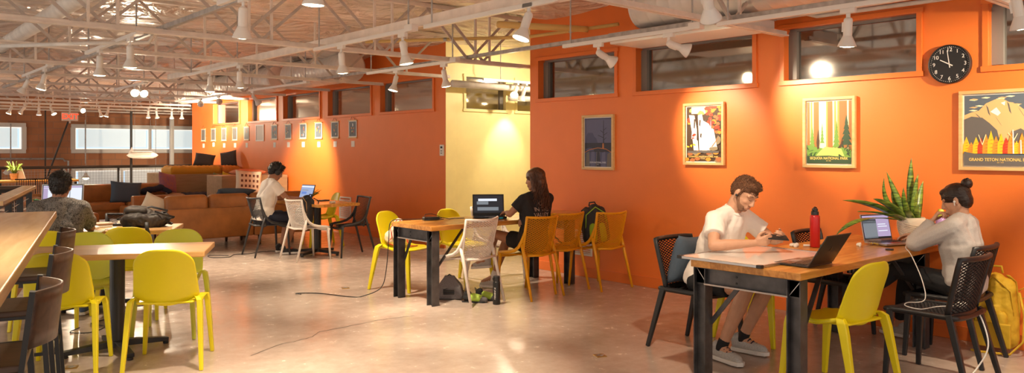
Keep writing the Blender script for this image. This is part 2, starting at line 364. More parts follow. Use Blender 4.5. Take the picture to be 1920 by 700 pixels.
struct(mb.build('wall_back', M_BRICK))
M_SHADE = mat('lit_roller_shade', (.6, .65, .66), .9, emit=(.70, .82, .84), estr=.72)
M_SHADE2 = mat('lit_lower_glazing', (.5, .5, .5), .9, emit=(.80, .78, .70), estr=.35)
M_DAYGAP = emis('daylight_gap', (.62, .82, 1.0), 1.1)
def window_b(n, x0, x1, z0, z1, mull, sh):
    w = thing('window_%d' % n, None, None, ((x0+x1)/2, YBR, z0)); w['kind'] = 'structure'; L = x1-x0; h = z1-z0
    t = MB()
    for z in (.05, h-.05): t.box((0, -.03, z), (L, .12, .13))
    for x in (-L/2+.05, L/2-.05): t.box((x, -.03, h/2), (.13, .12, h-.2))
    for mx_ in mull: t.box((mx_-(x0+x1)/2, -.01, h/2), (.09, .08, h-.2))
    t.build('window_frame', M_WHITEP, w, bevel=.01)
    e = [x0+.1]+list(mull)+[x1-.1]
    for a, b in zip(e, e[1:]):
        c = (a+b)/2-(x0+x1)/2; MB().box((c, .06, h/2), (b-a-.12, .02, h-.3)).build('window_pane', M_DAYGAP, w)
        MB().box((c, .03, h/2+.02), (b-a-.22, .01, h-.32)).build('roller_shade', sh, w)
window_b(12, bw[0][0], bw[0][1], BZ0, BZ1, [], M_SHADE)
window_b(13, bw[1][0], bw[1][1], BZ0, BZ1, [bx(281)], M_SHADE)
window_b(14, 5.7, 11.8, -1.5, .95, [7.2, 8.7, 10.2], M_SHADE2)
struct(MB().box((12.1, 24.35, 1.7), (.2, 7.3, 3.9)).build('wall_far_side', M_WHITEP))
# ceiling: sagging foil-faced insulation
def ceil_mat():
    m = bpy.data.materials.new('foil_insulation'); m.use_nodes = True; nt = m.node_tree; b = nt.nodes['Principled BSDF']
    b.inputs['Base Color'].default_value = (.80, .71, .63, 1); b.inputs['Roughness'].default_value = .27; b.inputs['Metallic'].default_value = 0
    tc = nt.nodes.new('ShaderNodeTexCoord'); mp = nt.nodes.new('ShaderNodeMapping'); mp.inputs['Scale'].default_value = (1, 1.35, 1); nt.links.new(tc.outputs['Object'], mp.inputs[0])
    n = nt.nodes.new('ShaderNodeTexNoise'); n.inputs['Scale'].default_value = 1.5; n.inputs['Detail'].default_value = 4; n.inputs['Roughness'].default_value = .42; n.inputs['Distortion'].default_value = 1.8; nt.links.new(mp.outputs[0], n.inputs[0])
    bp = nt.nodes.new('ShaderNodeBump'); bp.inputs['Strength'].default_value = 1.0; bp.inputs['Distance'].default_value = .22; nt.links.new(n.outputs[0], bp.inputs['Height']); nt.links.new(bp.outputs[0], b.inputs['Normal'])
    return m
TY = [3.72+1.86*k for k in range(-1, 13)]
mb = MB(); nx, ny = 110, 200; X0, X1, Y0, Y1 = -3.5, 12.3, -1.0, 28.1
vs = []
for j in range(ny+1):
    for i in range(nx+1):
        x = X0+(X1-X0)*i/nx; y = Y0+(Y1-Y0)*j/ny; ph = ((y-3.72)/1.86) % 1
        sag = math.sin(PI*ph)*.11+.03*abs(math.sin(x*1.9+math.sin(y)))+.05*noise.noise(Vector((x*.55, y*.9, 0)))+.035*noise.noise(Vector((x*1.6, y*2.2, 5)))
        vs.append((x, y, 3.23-sag*.95))
mb.add(vs, [(j*(nx+1)+i, j*(nx+1)+i+1, (j+1)*(nx+1)+i+1, (j+1)*(nx+1)+i) for j in range(ny) for i in range(nx)])
struct(mb.build('ceiling', ceil_mat(), smooth=True))
struct(MB().box((4.4, 13.5, 3.45), (16, 29.4, .06)).build('ceiling_deck', M_STEELW))
# roof trusses: bottom chord, top chord, posts, diagonals
ORD = ['nearest', 'second', 'third', 'fourth', 'fifth', 'sixth', 'seventh', 'eighth', 'ninth', 'tenth', 'eleventh', 'twelfth', 'thirteenth', 'fourteenth']
post_m = MB().box((0, 0, .31), (.024, .024, .56)).build('post', M_STEELW); diag_m = {}
pmesh = post_m.data; bpy.data.objects.remove(post_m)
for sgn in (1, -1):
    o = MB().bar((0, 0, .03), (sgn*.62, 0, .60), .030, .010, up=(0, 1, 0)).bar((0, .015, .03), (sgn*.62, .015, .60), .010, .03, up=(0, 1, 0)).build('diagonal_brace', M_STEELB); diag_m[sgn] = o.data; bpy.data.objects.remove(o)
PCH = 1.42
for k, y in enumerate(TY):
    xe = 6.62 if y < 7.2 else (6.9 if y < 20.6 else 12.0); x0 = max(-2.5, .13*y-1.8); zc = 2.56+.005*max(0, y-5)
    if k == 2: xe = 6.66; y = 7.42
    t = thing('roof_truss', 'steel roof truss crossing the ceiling, %s from the front' % ORD[k], 'truss', (0, y, zc), 0, 'steel roof trusses')
    MB().box(((x0+xe)/2, -.022, 0), (xe-x0, .03, .012)).box(((x0+xe)/2, .022, 0), (xe-x0, .03, .012)).box(((x0+xe)/2, -.012, .02), (xe-x0, .008, .04)).box(((x0+xe)/2, .012, .02), (xe-x0, .008, .04)).build('bottom_chord', M_STEELW, t)
    MB().box(((x0+xe)/2, 0, .62), (xe-x0, .07, .045)).build('top_chord', M_STEELW, t)
    x = xe-.15-PCH/2
    while x > x0+.6:
        if x < xe-.1:
            for nm, dm in (('post', pmesh), ('diagonal_brace', diag_m[1]), ('diagonal_brace', diag_m[-1])):
                o = bpy.data.objects.new(nm, dm); COL.objects.link(o); o.parent = t; o.location = (x, 0, 0)
                if nm == 'post': o.location.x = x+.10
        x -= PCH
# struts, pipes and ducts along the room
def along(name, label, cat, X, z, y0, y1, w, h, m, group=None):
    return tag(MB().box((0, 0, 0), (w, y1-y0, h)).build(name, m, bevel=.003, loc=(X, (y0+y1)/2, z)), label, cat, group)
along('strut_channel', 'long white steel channel over the middle row of track lights', 'strut', 3.98, 2.66, 1.5, 12.8, .05, .085, M_STEELW)
along('strut_channel', 'galvanised strut running above the track lights nearest the orange wall', 'strut', 5.78, 2.63, 1.6, 12.4, .042, .042, M_STRUT)
along('strut_channel', 'galvanised strut above the left row of track lights', 'strut', 2.28, 2.63, 3.9, 16.5, .042, .042, M_STRUT)
def pipe(name, label, cat, pts, r, m, n=12, clamps=True, group=None):
    o = MB().tube(pts, r, n).build(name, m, smooth=True); tag(o, label, cat, group)
    if clamps:
        c = MB(); pp = [Vector(p) for p in pts]
        for p, q in zip(pp, pp[1:]):
            if (q-p).length > 1.2: mid = (p+q)/2; d = (q-p).normalized(); c.lathe([(r*1.15, -.02), (r*1.15, .02)], mid, 14, d=d)
        if c.v: c.build('pipe_clamp', M_STRUT, o)
    return o
pipe('wrapped_pipe', 'thick pale wrapped pipe running along the upper left ceiling', 'pipe', [(1.72, 5.2, 2.93), (1.72, 8.4, 2.93), (1.72, 17, 2.93)], .085, M_PIPEW, 16)
pipe('conduit', 'bent conduit stepping down beside the thick wrapped pipe at left', 'conduit', [(2.45, 5.2, 2.72), (2.45, 7.2, 2.72), (2.35, 7.9, 2.68), (2.3, 8.0, 2.55), (1.9, 8.2, 2.53), (1.2, 8.8, 2.5)], .02, M_PIPEW, 8)
pipe('gas_pipe', 'short yellow gas pipe with elbow near the end of the orange wall', 'pipe', [(5.15, 6.1, 2.8), (6.3, 6.0, 2.86), (6.36, 5.98, 2.86)], .035, M_PIPEY)
pipe('gas_pipe', 'thin yellow gas pipe running towards the corridor', 'pipe', [(6.45, 5.6, 2.88), (6.3, 6.9, 2.87), (5.0, 8.5, 2.86)], .02, M_PIPEY, 8)
pipe('water_pipe', 'white pipe crossing in front of the pale yellow corridor wall', 'pipe', [(on_y(848, 158, 9.3).x, 9.3, 2.5), (10.1, 9.3, 2.5)], .055, M_PIPEW)
pipe('water_pipe', 'lower white pipe stub at the corridor window edge', 'pipe', [(on_y(955, 188, 9.25).x, 9.25, 2.33), (10.1, 9.25, 2.33)], .045, M_PIPEW)
pipe('conduit', 'upper pale conduit running above the window beside the clock', 'conduit', [(6.52, -1.0, 2.78), (6.52, 5.05, 2.70)], .022, M_PIPEW, 8)
pipe('conduit', 'lower pale conduit hugging the wall above the window left of the clock', 'conduit', [(6.6, -1.0, 2.70), (6.6, 3.1, 2.70), (6.6, 3.4, 2.70), (6.55, 3.55, 2.75), (6.5, 4.3, 2.82)], .02, M_PIPEW, 8)
def duct(label, X, z, y0, y1, r, capm):
    t = thing('spiral_duct', label, 'duct', (X, (y0+y1)/2, z)); L = y1-y0; prof = []; s = -L/2
    while s < L/2-.001: e = min(s+.14, L/2); prof += [(r, s), (r, e-.014), (r*1.02, e-.007)]; s = e
    MB().lathe(prof+[(r, L/2)], n=36, d=(0, 1, 0), cap=False).build('duct_body', M_DUCT, t, smooth=True)
    for e in (-L/2, L/2): c = MB().lathe([(r*1.01, e-.02), (r*1.01, e+.005), (r*.9, e+.02)] if e > 0 else [(r*.9, e-.02), (r*1.01, e-.005), (r*1.01, e+.02)], n=36, d=(0, 1, 0)); c.build('duct_end_cap', M_DUCT, t, smooth=False)
duct('large spiral duct under the ceiling above the right windows', 6.12, 2.94, -1.5, 5.0, .215, 0)
duct('spiral duct running beside the far orange wall windows', 6.45, 2.89, 11.4, 13.6, .25, 0)
duct('far spiral duct continuing behind the gap towards the lounge', 6.45, 2.89, 14.2, 19.6, .25, 0)
hb = thing('ceiling_unit', 'flat white ceiling panel hanging below the large duct', 'ceiling panel', (6.22, 4.52, 2.585))
MB().box((0, 0, .05), (.5, 1.56, .1)).build('panel', M_WHITEP, hb, bevel=.008); MB().box((0, 0, .105), (.52, 1.58, .012)).build('panel_lip', M_STRUT, hb)
for y in (-.6, .6): MB().tube([(.2, y, .1), (.2, y, .75)], .006, 6).build('hanger_rod', M_STRUT, hb)
# ================================================================ TRACK LIGHTS
def rail_y(X, px): a, b = ray(px); return X*b/a
can_me = MB().lathe([(.012, .02), (.026, .012), (.031, 0), (.031, -.11), (.028, -.115)], n=20).box((0, .034, -.05), (.02, .014, .07)).build('lamp_can', M_LAMP)
bell_me = MB().lathe([(.030, -.11), (.036, -.122), (.050, -.150), (.064, -.182), (.065, -.190), (.061, -.188), (.048, -.155), (.03, -.13)], n=24, cap=False).lathe([(.0335, -.113), (.0335, -.121)], n=20).build('lamp_shade', M_LAMP, smooth=True)
bulb_me = MB().lathe([(.02, -.14), (.046, -.162), (.0585, -.182), (.052, -.190), (.012, -.197)], n=20).build('bulb', M_BULB, smooth=True)
adp_me = MB().box((0, 0, -.018), (.036, .11, .036)).box((0, 0, -.05), (.012, .03, .05)).build('track_adapter', M_LAMP, bevel=.003)
protos = [can_me, bell_me, bulb_me, adp_me]; PM = {o.name: o.data for o in protos}
for o in protos: bpy.data.objects.remove(o)
NSPOT = 0
def spotlight(X, Y, z, aim, label, power=1.0, size=66, group='track spotlights', sc=1.0):
    global NSPOT
    t = thing('track_spotlight', label, 'lamp', (X, Y, z), 0, group)
    q = Vector(aim).normalized(); rot = Vector((0, 0, -1)).rotation_difference(q).to_euler()
    o = bpy.data.objects.new('track_adapter', PM['track_adapter']); COL.objects.link(o); o.parent = t; o.scale = (sc,)*3
    for nm in ('lamp_can', 'lamp_shade', 'bulb'):
        o = bpy.data.objects.new(nm, PM[nm]); COL.objects.link(o); o.parent = t; o.location = Vector((0, 0, -.085))*sc; o.rotation_euler = rot; o.scale = (sc,)*3
    if power:
        l = bpy.data.lights.new('bulb_light', 'SPOT'); l.energy = LAMP_W*power; l.color = WARM; l.spot_size = math.radians(size); l.spot_blend = .75; l.shadow_soft_size = .045
        lo = bpy.data.objects.new('bulb_light', l); COL.objects.link(lo); lo.parent = t; lo.location = Vector((0, 0, -.085*sc))+q*.215*sc; lo.rotation_euler = rot; NSPOT += 1
    return t
def track(X, y0, y1, z, label):
    t = thing('light_track', label, 'light track', (X, (y0+y1)/2, z), 0, 'ceiling light tracks'); L = y1-y0
    MB().box((0, 0, .018), (.036, L, .036)).build('track_rail', M_LAMP, t, bevel=.003)
    MB().box((0, -L/2-.04, .03), (.07, .12, .06)).build('feed_box', M_LAMP, t, bevel=.004)
    for yy in (-L/2, L/2-.1): MB().tube([(0, yy, .03), (0, yy, .62)], .008, 8).build('hanger_rod', M_STRUT, t)
ZT = 2.525
for X, y0, y1, lb in ((2.05, 3.8, 5.5, 'white light track at top left, nearest the counter'), (2.05, 7.5, 9.35, 'white light track over the pedestal tables at left'), (2.05, 11.3, 13.1, 'white light track left of the tan sofa'),
    (3.75, .9, 3.65, 'white light track above the front edge of the open floor'), (3.75, 3.8, 5.4, 'white light track over the open floor by the second truss'), (3.75, 5.65, 7.4, 'white light track above the left end of the middle table'), (3.75, 9.45, 11.2, 'white light track above the open floor beyond the middle table'), (3.75, 13.3, 15, 'white light track over the tan sofa'),
    (5.5, 0.1, 3.7, 'white light track beside the orange wall nearest the right edge'), (5.5, 3.95, 5.5, 'white light track beside the orange wall right of the corridor'), (5.5, 7.35, 9.3, 'white light track at the corner of the orange and yellow walls'), (5.62, 11.4, 13.6, 'white light track beside the spiral duct'), (5.75, 15.0, 18.0, 'white light track above the plywood risers')):
    track(X, y0, y1, ZT+.005*max(0, y0-5), lb)
def lamp(X, px, aim, label, power=1.0, size=66): return spotlight(X, rail_y(X, px), ZT+.005*max(0, rail_y(X, px)-5), aim, label, power, size)
lamp(2.05, 456, (.05, .22, -1), 'white track spotlight at top left pointing down, second from the top edge')
spotlight(2.05, 4.05, 2.60, (0, .05, -1), 'white track spotlight cut by the top edge left of centre')
lamp(2.05, 187, (0, .03, -1), 'white track spotlight left of the pair over the pedestal tables', .7)
lamp(2.05, 244, (.02, .05, -1), 'white track spotlight right of the pair over the pedestal tables', .7)
lamp(2.05, 53, (-.45, .3, -1), 'white track spotlight at far left tilted towards the railing', .9)
lamp(2.05, 84, (-.25, .05, -1), 'white track spotlight at far left, right one of its tilted pair', .9)
lamp(3.75, 640, (.12, .05, -1), 'white track spotlight above the left end of the middle table, further one', 1.3)
lamp(3.75, 755, (.15, -.1, -1), 'white track spotlight above the left end of the middle table, nearer one', 1.6, 60)
lamp(3.75, 394, (0, 0, -1), 'white track spotlight in front of the tan sofa, left one of its pair', 1.2)
lamp(3.75, 449, (.1, .1, -1), 'white track spotlight in front of the tan sofa, right one of its pair', .9, 66)
spotlight(3.75, 4.1, 2.56, (-.35, .1, -1), 'large white track spotlight near the top edge right of centre', 1.5)
spotlight(3.75, 2.6, 2.50, (.7, .25, -.95), 'white track spotlight at the top edge over the right table', .55, 80)
lamp(3.75, 254, (-.3, -.9, -.25), 'white track spotlight facing the camera, left one of the glaring pair', 1.2)
lamp(3.75, 262, (.1, -.9, -.35), 'white track spotlight facing the camera, right one of the glaring pair', 1.2)
lamp(5.5, 743, (-.25, .05, -1), 'white track spotlight left of the yellow wall, in front of a window', 1.0)
lamp(5.5, 832, (.18, -.05, -1), 'white track spotlight at the corner of the yellow wall', 1.0)
lamp(5.5, 1122, (1.2, -.5, -.75), 'white track spotlight turned to the wall above the darkest poster', .75, 54)
lamp(5.5, 1254, (1.2, -.88, -.55), 'white track spotlight in front of the second clerestory window pointing right', 1.0, 54)
lamp(5.5, 1905, (.25, -.1, -1), 'white track spotlight at the right edge above the mountain poster', .8)
spotlight(5.5, .25, ZT, (1.2, 2.0, -.65), 'white track spotlight aimed at the mountain poster from its right side', 1.7, 50)
spotlight(5.5, 2.6, ZT, (.1, .1, -1), 'white track spotlight over the right table beside the wall', .0001, 60)
lamp(5.75, 376, (1.2, 3.3, -.40), 'white track spotlight at the far wall above the dark cushions, left one', 6.0, 44)
lamp(5.75, 410, (1.2, 2.8, -.20), 'white track spotlight at the far wall above the dark cushions, right one', 6.0, 44)
spotlight(5.62, 13.45, 2.56, (.80, .30, -.80), 'white track spotlight among the trusses aimed at the hanging prints', 2.2, 78)
spotlight(on_y(968, 160, 9.12).x, 9.12, 2.56, (-.75, -.55, -.75), 'glaring spotlight in front of the pale yellow corridor wall', .25, 110)
t = thing('light_track', 'white light track crossing the corridor before the pale yellow wall', 'light track', (8.75, 9.12, 2.56), 0, 'ceiling light tracks'); MB().box((0, 0, .018), (2.7, .036, .036)).build('track_rail', M_LAMP, t)
for xx in (-1, 1): MB().tube([(xx, 0, .03), (xx, 0, .62)], .008, 8).build('hanger_rod', M_STRUT, t)
spotlight(on_y(984, 160, 9.12).x, 9.12, 2.56, (-.05, .42, -1), 'added spotlight washing the pale yellow corridor wall', .35, 70)  # extra lamp added to make the pool of light on this wall
t = thing('light_track', 'added unseen light track in the corridor behind the orange wall end', 'light track', (8.3, 8.0, 2.9), 0, 'ceiling light tracks'); MB().box((.7, 0, .018), (1.9, .036, .036)).build('track_rail', M_LAMP, t)  # unseen track and its two lamps, added to brighten the yellow wall
for xx in (0, 1.2): MB().tube([(xx, 0, .03), (xx, 0, .3)], .008, 8).build('hanger_rod', M_STRUT, t)
spotlight(8.2, 8.0, 2.9, (-.3, 1, -.55), 'added unseen spotlight brightening the pale yellow corridor wall, first one', .42, 120)
spotlight(9.2, 8.0, 2.9, (-.5, 1, -.55), 'added unseen spotlight brightening the pale yellow corridor wall, second one', .3, 120)
spotlight(8.4, 3.2, 2.9, (0, 0, -1), 'added unseen spotlight in the office behind the right windows', 1.2, 110)  # unseen lamp and track added to lighten the room behind the panes
t = thing('light_track', 'added unseen light track in the office behind the right windows', 'light track', (8.4, 3.2, 2.9), 0, 'ceiling light tracks'); MB().box((0, 0, .018), (.036, 1.6, .036)).build('track_rail', M_LAMP, t)
for yy in (-.7, .6): MB().tube([(0, yy, .03), (0, yy, .5)], .008, 8).build('hanger_rod', M_STRUT, t)
spotlight(8.4, 15.5, 2.9, (0, 0, -1), 'added unseen spotlight in the room behind the middle windows', 1.5, 120)  # added out of sight so the middle panes look less dark
t = thing('light_track', 'added unseen light track in the room behind the middle windows', 'light track', (8.4, 15.5, 2.9), 0, 'ceiling light tracks'); MB().box((0, 0, .018), (.036, 1.6, .036)).build('track_rail', M_LAMP, t)
for yy in (-.7, .6): MB().tube([(0, yy, .03), (0, yy, .5)], .008, 8).build('hanger_rod', M_STRUT, t)
spotlight(.42, 3.75, ZT, (.05, .1, -1), 'added spotlight out of view brightening the wooden counter at left', .5, 110)  # lamp and track added outside the view to lift the dull counter
t = thing('light_track', 'added unseen light track above the wooden counter at left', 'light track', (.42, 3.5, ZT), 0, 'ceiling light tracks'); MB().box((0, 0, .018), (.036, 1.6, .036)).build('track_rail', M_LAMP, t)
for yy in (-.7, .6): MB().tube([(0, yy, .03), (0, yy, .62)], .008, 8).build('hanger_rod', M_STRUT, t)
# far row over the open hall
FAR = [(22, (-.4, 0, -1)), (46, (-.6, .2, -1)), (73, (0, 0, -1)), (95, (.4, -.5, -1)), (150, (.2, -1, -.3)), (186, (.3, 0, -1)), (203, (-.3, 0, -1)), (278, (0, 0, -1)), (293, (.15, 0, -1)), (322, (0, 0, -1)), (341, (0, 0, -1))]
W12 = ['first', 'second', 'third', 'fourth', 'fifth', 'sixth', 'seventh', 'eighth', 'ninth', 'tenth', 'eleventh']
for (px, aim), w in zip(FAR, W12):
    p = on_y(px, 222, 21.8); spotlight(p.x, 21.8, 2.62, aim, 'small far spotlight in front of the brick wall, %s from the left' % w, 1.2, 80, 'far spotlights by the brick wall', .95)
t = thing('light_track', 'long light track crossing in front of the brick wall windows', 'light track', (4.6, 21.8, 2.62), 0, 'ceiling light tracks')
MB().box((.8, 0, .02), (6.4, .036, .04)).build('track_rail', M_LAMP, t)
# small pendants of the lower hall
for px, py in ((161, 334), (292, 332), (119, 325), (14, 325)):
    p = on_y(px, py, 26.3); t = thing('pendant_lamp', {161: 'small pendant lamp seen through the railing at centre left', 292: 'small pendant lamp seen through the railing near the orange wall', 119: 'small clear pendant right of the potted plant', 14: 'small clear pendant left of the potted plant'}[px], 'pendant lamp', p, 0, 'pendant lamps of the lower hall')
    MB().lathe([(.03, .16), (.045, .1), (.11, .02), (.12, 0)], n=16).build('lamp_shade', M_LAMP, t, smooth=True); MB().ell((0, 0, 0), (.09, .09, .05)).build('bulb', M_BULB if px in (161, 292) else M_LAMP, t, smooth=True)
    MB().tube([(0, 0, .15), (0, 0, 3.2-p.z if px in (161, 292) else .98-p.z)], .008, 6).build('cord', M_STRUT, t)
along_r = MB().tube([(on_y(0, 318, 26.3).x-1, 26.3, .98), (on_y(170, 318, 26.3).x, 26.3, .98)], .03, 8).build('pendant_rail', M_LAMP, smooth=True)
tag(along_r, 'thin white rail carrying the small pendants by the brick wall', 'rail')
# ================================================================ WALL THINGS
def framed(label, px0, px1, pyt, pyb, title, sub, scene):
    # frame edges measured on the main wall
    a = on_x(px0, pyt, XA); b = on_x(px0, pyb, XA); c = on_x(px1, pyt, XA); w = a.y-c.y; h = a.z-b.z
    t = thing('framed_poster', label, 'poster', (XA, (a.y+c.y)/2, (a.z+b.z)/2)); fw = .026
    f = MB(); D = .035
    for s in (-1, 1): f.box((-D/2, 0, s*(h/2-fw/2)), (D, w, fw)); f.box((-D/2, s*(w/2-fw/2), 0), (D, fw, h-2*fw))
    f.build('frame', M_FRAMEW, t, bevel=.002)
    MB().box((-.012, 0, 0), (.006, w-2*fw, h-2*fw)).build('mat_board', M_PAPER, t)
    iw, ih = w-2*fw-.022, h-2*fw-.022
    art = MB(); mats = []; lay = [0]
    def shape(pts, m):
        if m not in mats: mats.append(m)
        lay[0] += 1; dx = .0155+.0001*lay[0]
        art.poly([(-dx+.00005, -(u-.5)*iw, (v-.5)*ih) for u, v in pts], (-.00008, 0, 0), mats.index(m))
    scene(shape); art.build('print', mats, t)
    tm = MATS['print_gold'] if 'ZION' not in title else MATS['print_pale']
    tx = -(.0165+.0001*lay[0])
    o = text_mb(title, .032, 'title_lettering', tm, t, (tx, 0, -.5*ih+.085*ih), R_WALLX, .0006, bold=.0004)
    tw = max(v.co.y for v in o.data.vertices)-min(v.co.y for v in o.data.vertices); s = iw*(.86 if 'ZION' not in title else .62)/tw; o.scale = (1, s, min(1.25, s*1.15) if s < 1 else min(s, 1.3))
    o2 = text_mb(sub, .011, 'subtitle_lettering', tm, t, (tx, 0, -.5*ih+.045*ih), R_WALLX, .0006)
    return t
C_ = lambda n, c: mat(n, c, .55)
PG = C_('print_gold', (.85, .60, .16)); PP = C_('print_pale', (.55, .58, .72)); PN = C_('print_night', (.055, .065, .16)); PN2 = C_('print_night_dark', (.02, .022, .05)); PN3 = C_('print_dusk', (.10, .11, .22)); PO = C_('print_rust', (.45, .16, .05))
PW = C_('print_white', (.85, .82, .80)); PL = C_('print_lilac', (.62, .60, .74)); PR = C_('print_red', (.60, .05, .015)); POR = C_('print_orange', (.85, .30, .03)); PY = C_('print_yellow', (.9, .66, .10)); PD = C_('print_brown', (.07, .035, .015)); PST = C_('print_stone', (.28, .22, .13))
PGD = C_('print_dark_green', (.03, .07, .03)); PGM = C_('print_green', (.16, .32, .05)); PGL = C_('print_light_green', (.50, .62, .14)); PLT = C_('print_glow', (1.0, .92, .55)); PTR = C_('print_trunk', (.36, .15, .035)); PTR2 = C_('print_trunk_light', (.62, .34, .07)); PSK = C_('print_slate_sky', (.10, .13, .17)); PTAN = C_('print_tan', (.72, .46, .20)); PTD = C_('print_grey_brown', (.13, .12, .115)); PYG = C_('print_gold_leaf', (.95, .55, .02))
R_ = random.Random(11)
def leafblob(sh, m, cx, cy, rx, ry, n=11, j=.35): sh([(cx+rx*(1-R_.random()*j)*math.cos(2*PI*k/n), cy+ry*(1-R_.random()*j)*math.sin(2*PI*k/n)) for k in range(n)], m)
def rect(sh, m, a, b, c, d): sh([(a, b), (c, b), (c, d), (a, d)], m)
def s_zion(sh):
    rect(sh, PN, 0, 0, 1, 1); rect(sh, PN3, 0, .48, 1, .97)
    sh([(.03, .48), (.05, .62), (.12, .7), (.3, .7), (.36, .62), (.44, .58), (.5, .48)], PN)
    rect(sh, PN2, 0, .3, 1, .49); leafblob(sh, PN, .2, .35, .18, .05); 
    for k in range(5): x = .02+.2*k; sh([(x, .0), (x+.03, .28+.03*math.sin(k)), (x+.15, .31), (x+.17, 0)], PN3 if k % 2 else PTD)
    sh([(0, .30), (.2, .36), (.5, .395), (.8, .37), (1, .30), (1, .285), (.8, .355), (.5, .38), (.2, .345), (0, .285)], PO)
    sh([(.45, 0), (.47, .33), (.55, .33), (.60, 0)], PN2)
    sh([(.69, .38), (.70, .95), (.715, .95), (.73, .38)], PN2)
    for y, dx in ((.75, .1), (.7, -.12), (.65, .13), (.6, -.2), (.55, .1)): sh([(.71, y), (.71+dx, y+.05), (.71+dx*1.1, y+.045), (.71, y-.015)], PN2)
    sh([(.66, .37), (.67, .48), (.72, .48), (.73, .37)], PO)
def s_falls(sh):
    rect(sh, PD, 0, 0, 1, 1); leafblob(sh, PY, .35, .93, .34, .09); rect(sh, PLT, .14, .87, .55, .99); leafblob(sh, PY, .42, .88, .12, .05)
    for k in range(46): leafblob(sh, (PR, POR, PO, PR)[k % 4], .55+.43*R_.random(), .52+.46*R_.random(), .07, .035)
    for k in range(8): leafblob(sh, (POR, PR)[k % 2], .06+.1*R_.random(), .7+.25*R_.random(), .07, .04)
    for k in range(16): leafblob(sh, (PO, PST, POR)[k % 3], R_.random(), .19*R_.random(), .1, .04)
    sh([(.08, .85), (.24, .84), (.32, .55), (.36, .2), (.22, .2), (.16, .55)], PW); sh([(.34, .84), (.46, .86), (.5, .74), (.66, .68), (.72, .6), (.8, .58), (.84, .44), (.9, .24), (.72, .2), (.38, .2), (.36, .6)], PW)
    for k in range(12): x = .15+.055*k; y = .3+.3*R_.random(); sh([(x, y), (x+.018, y+.2), (x+.03, y+.02)], PL)
    for x, y, h in ((.22, .62, .16), (.31, .4, .26), (.38, .66, .1), (.41, .45, .06), (.27, .8, .06)): sh([(x, y), (x+.01, y+h), (x+.05, y+h*.9), (x+.03, y-.03)], PD)
    leafblob(sh, PST, .8, .23, .16, .045); leafblob(sh, PST, .93, .38, .08, .1); sh([(.74, .27), (.94, .44), (.95, .43), (.76, .26)], PO)
    for k in range(6): leafblob(sh, (PR, PYG)[k // 3], .05+.2*R_.random(), (.42 if k < 3 else .26)+.08*R_.random(), .06, .03, 6, .7)
    rect(sh, PTD, .05, .155, .95, .19)
def s_forest(sh):
    rect(sh, PLT, 0, 0, 1, 1)
    for a, b, m in ((0, .06, PTR), (.08, .12, PTR2), (.15, .27, PTR), (.47, .58, PTR), (.44, .47, PTR2), (.62, .66, PTR2), (.73, .9, PTR), (.69, .73, PTR2), (.94, 1, PTR)): sh([(a, .2), (b+.01, .2), (b, 1), (a, 1)], m)
    rect(sh, PLT, .30, .25, .43, 1)
    def fir(x, y, w, h, m):
        for q in range(5): z = y+h*q/5; ww = w*(1-q/5.5); sh([(x-ww, z), (x+ww, z), (x, z+h*.34)], m)
    fir(.35, .33, .05, .28, PGM); fir(.67, .26, .09, .38, PGM); fir(.89, .3, .13, .42, PGD); fir(.12, .28, .07, .3, PGM)
    sh([(0, 0), (1, 0), (1, .22), (.8, .26), (.4, .24), (0, .3)], PGM); sh([(.2, .12), (.85, .12), (.78, .24), (.42, .27), (.3, .2)], PGL); 
    sh([(.24, .23), (.22, .34), (.26, .56), (.29, .36), (.28, .24)], PD); sh([(.7, .25), (.77, .32), (.8, .42), (.82, .3), (.76, .25)], PD)
    for k in range(26): x = R_.choice([.0, .02, .06, .1, .14, .9, .94, .98, .84]); y = .03+.22*R_.random(); a = R_.uniform(.3, 2.8); sh([(x, y), (min(1, max(0, x+.16*math.cos(a))), y+.08*math.sin(a)), (min(1, max(0, x+.14*math.cos(a+.3))), y+.05*math.sin(a+.3))], PGD)
    sh([(0, 0), (1, 0), (1, .1), (.5, .13), (0, .12)], PGD)
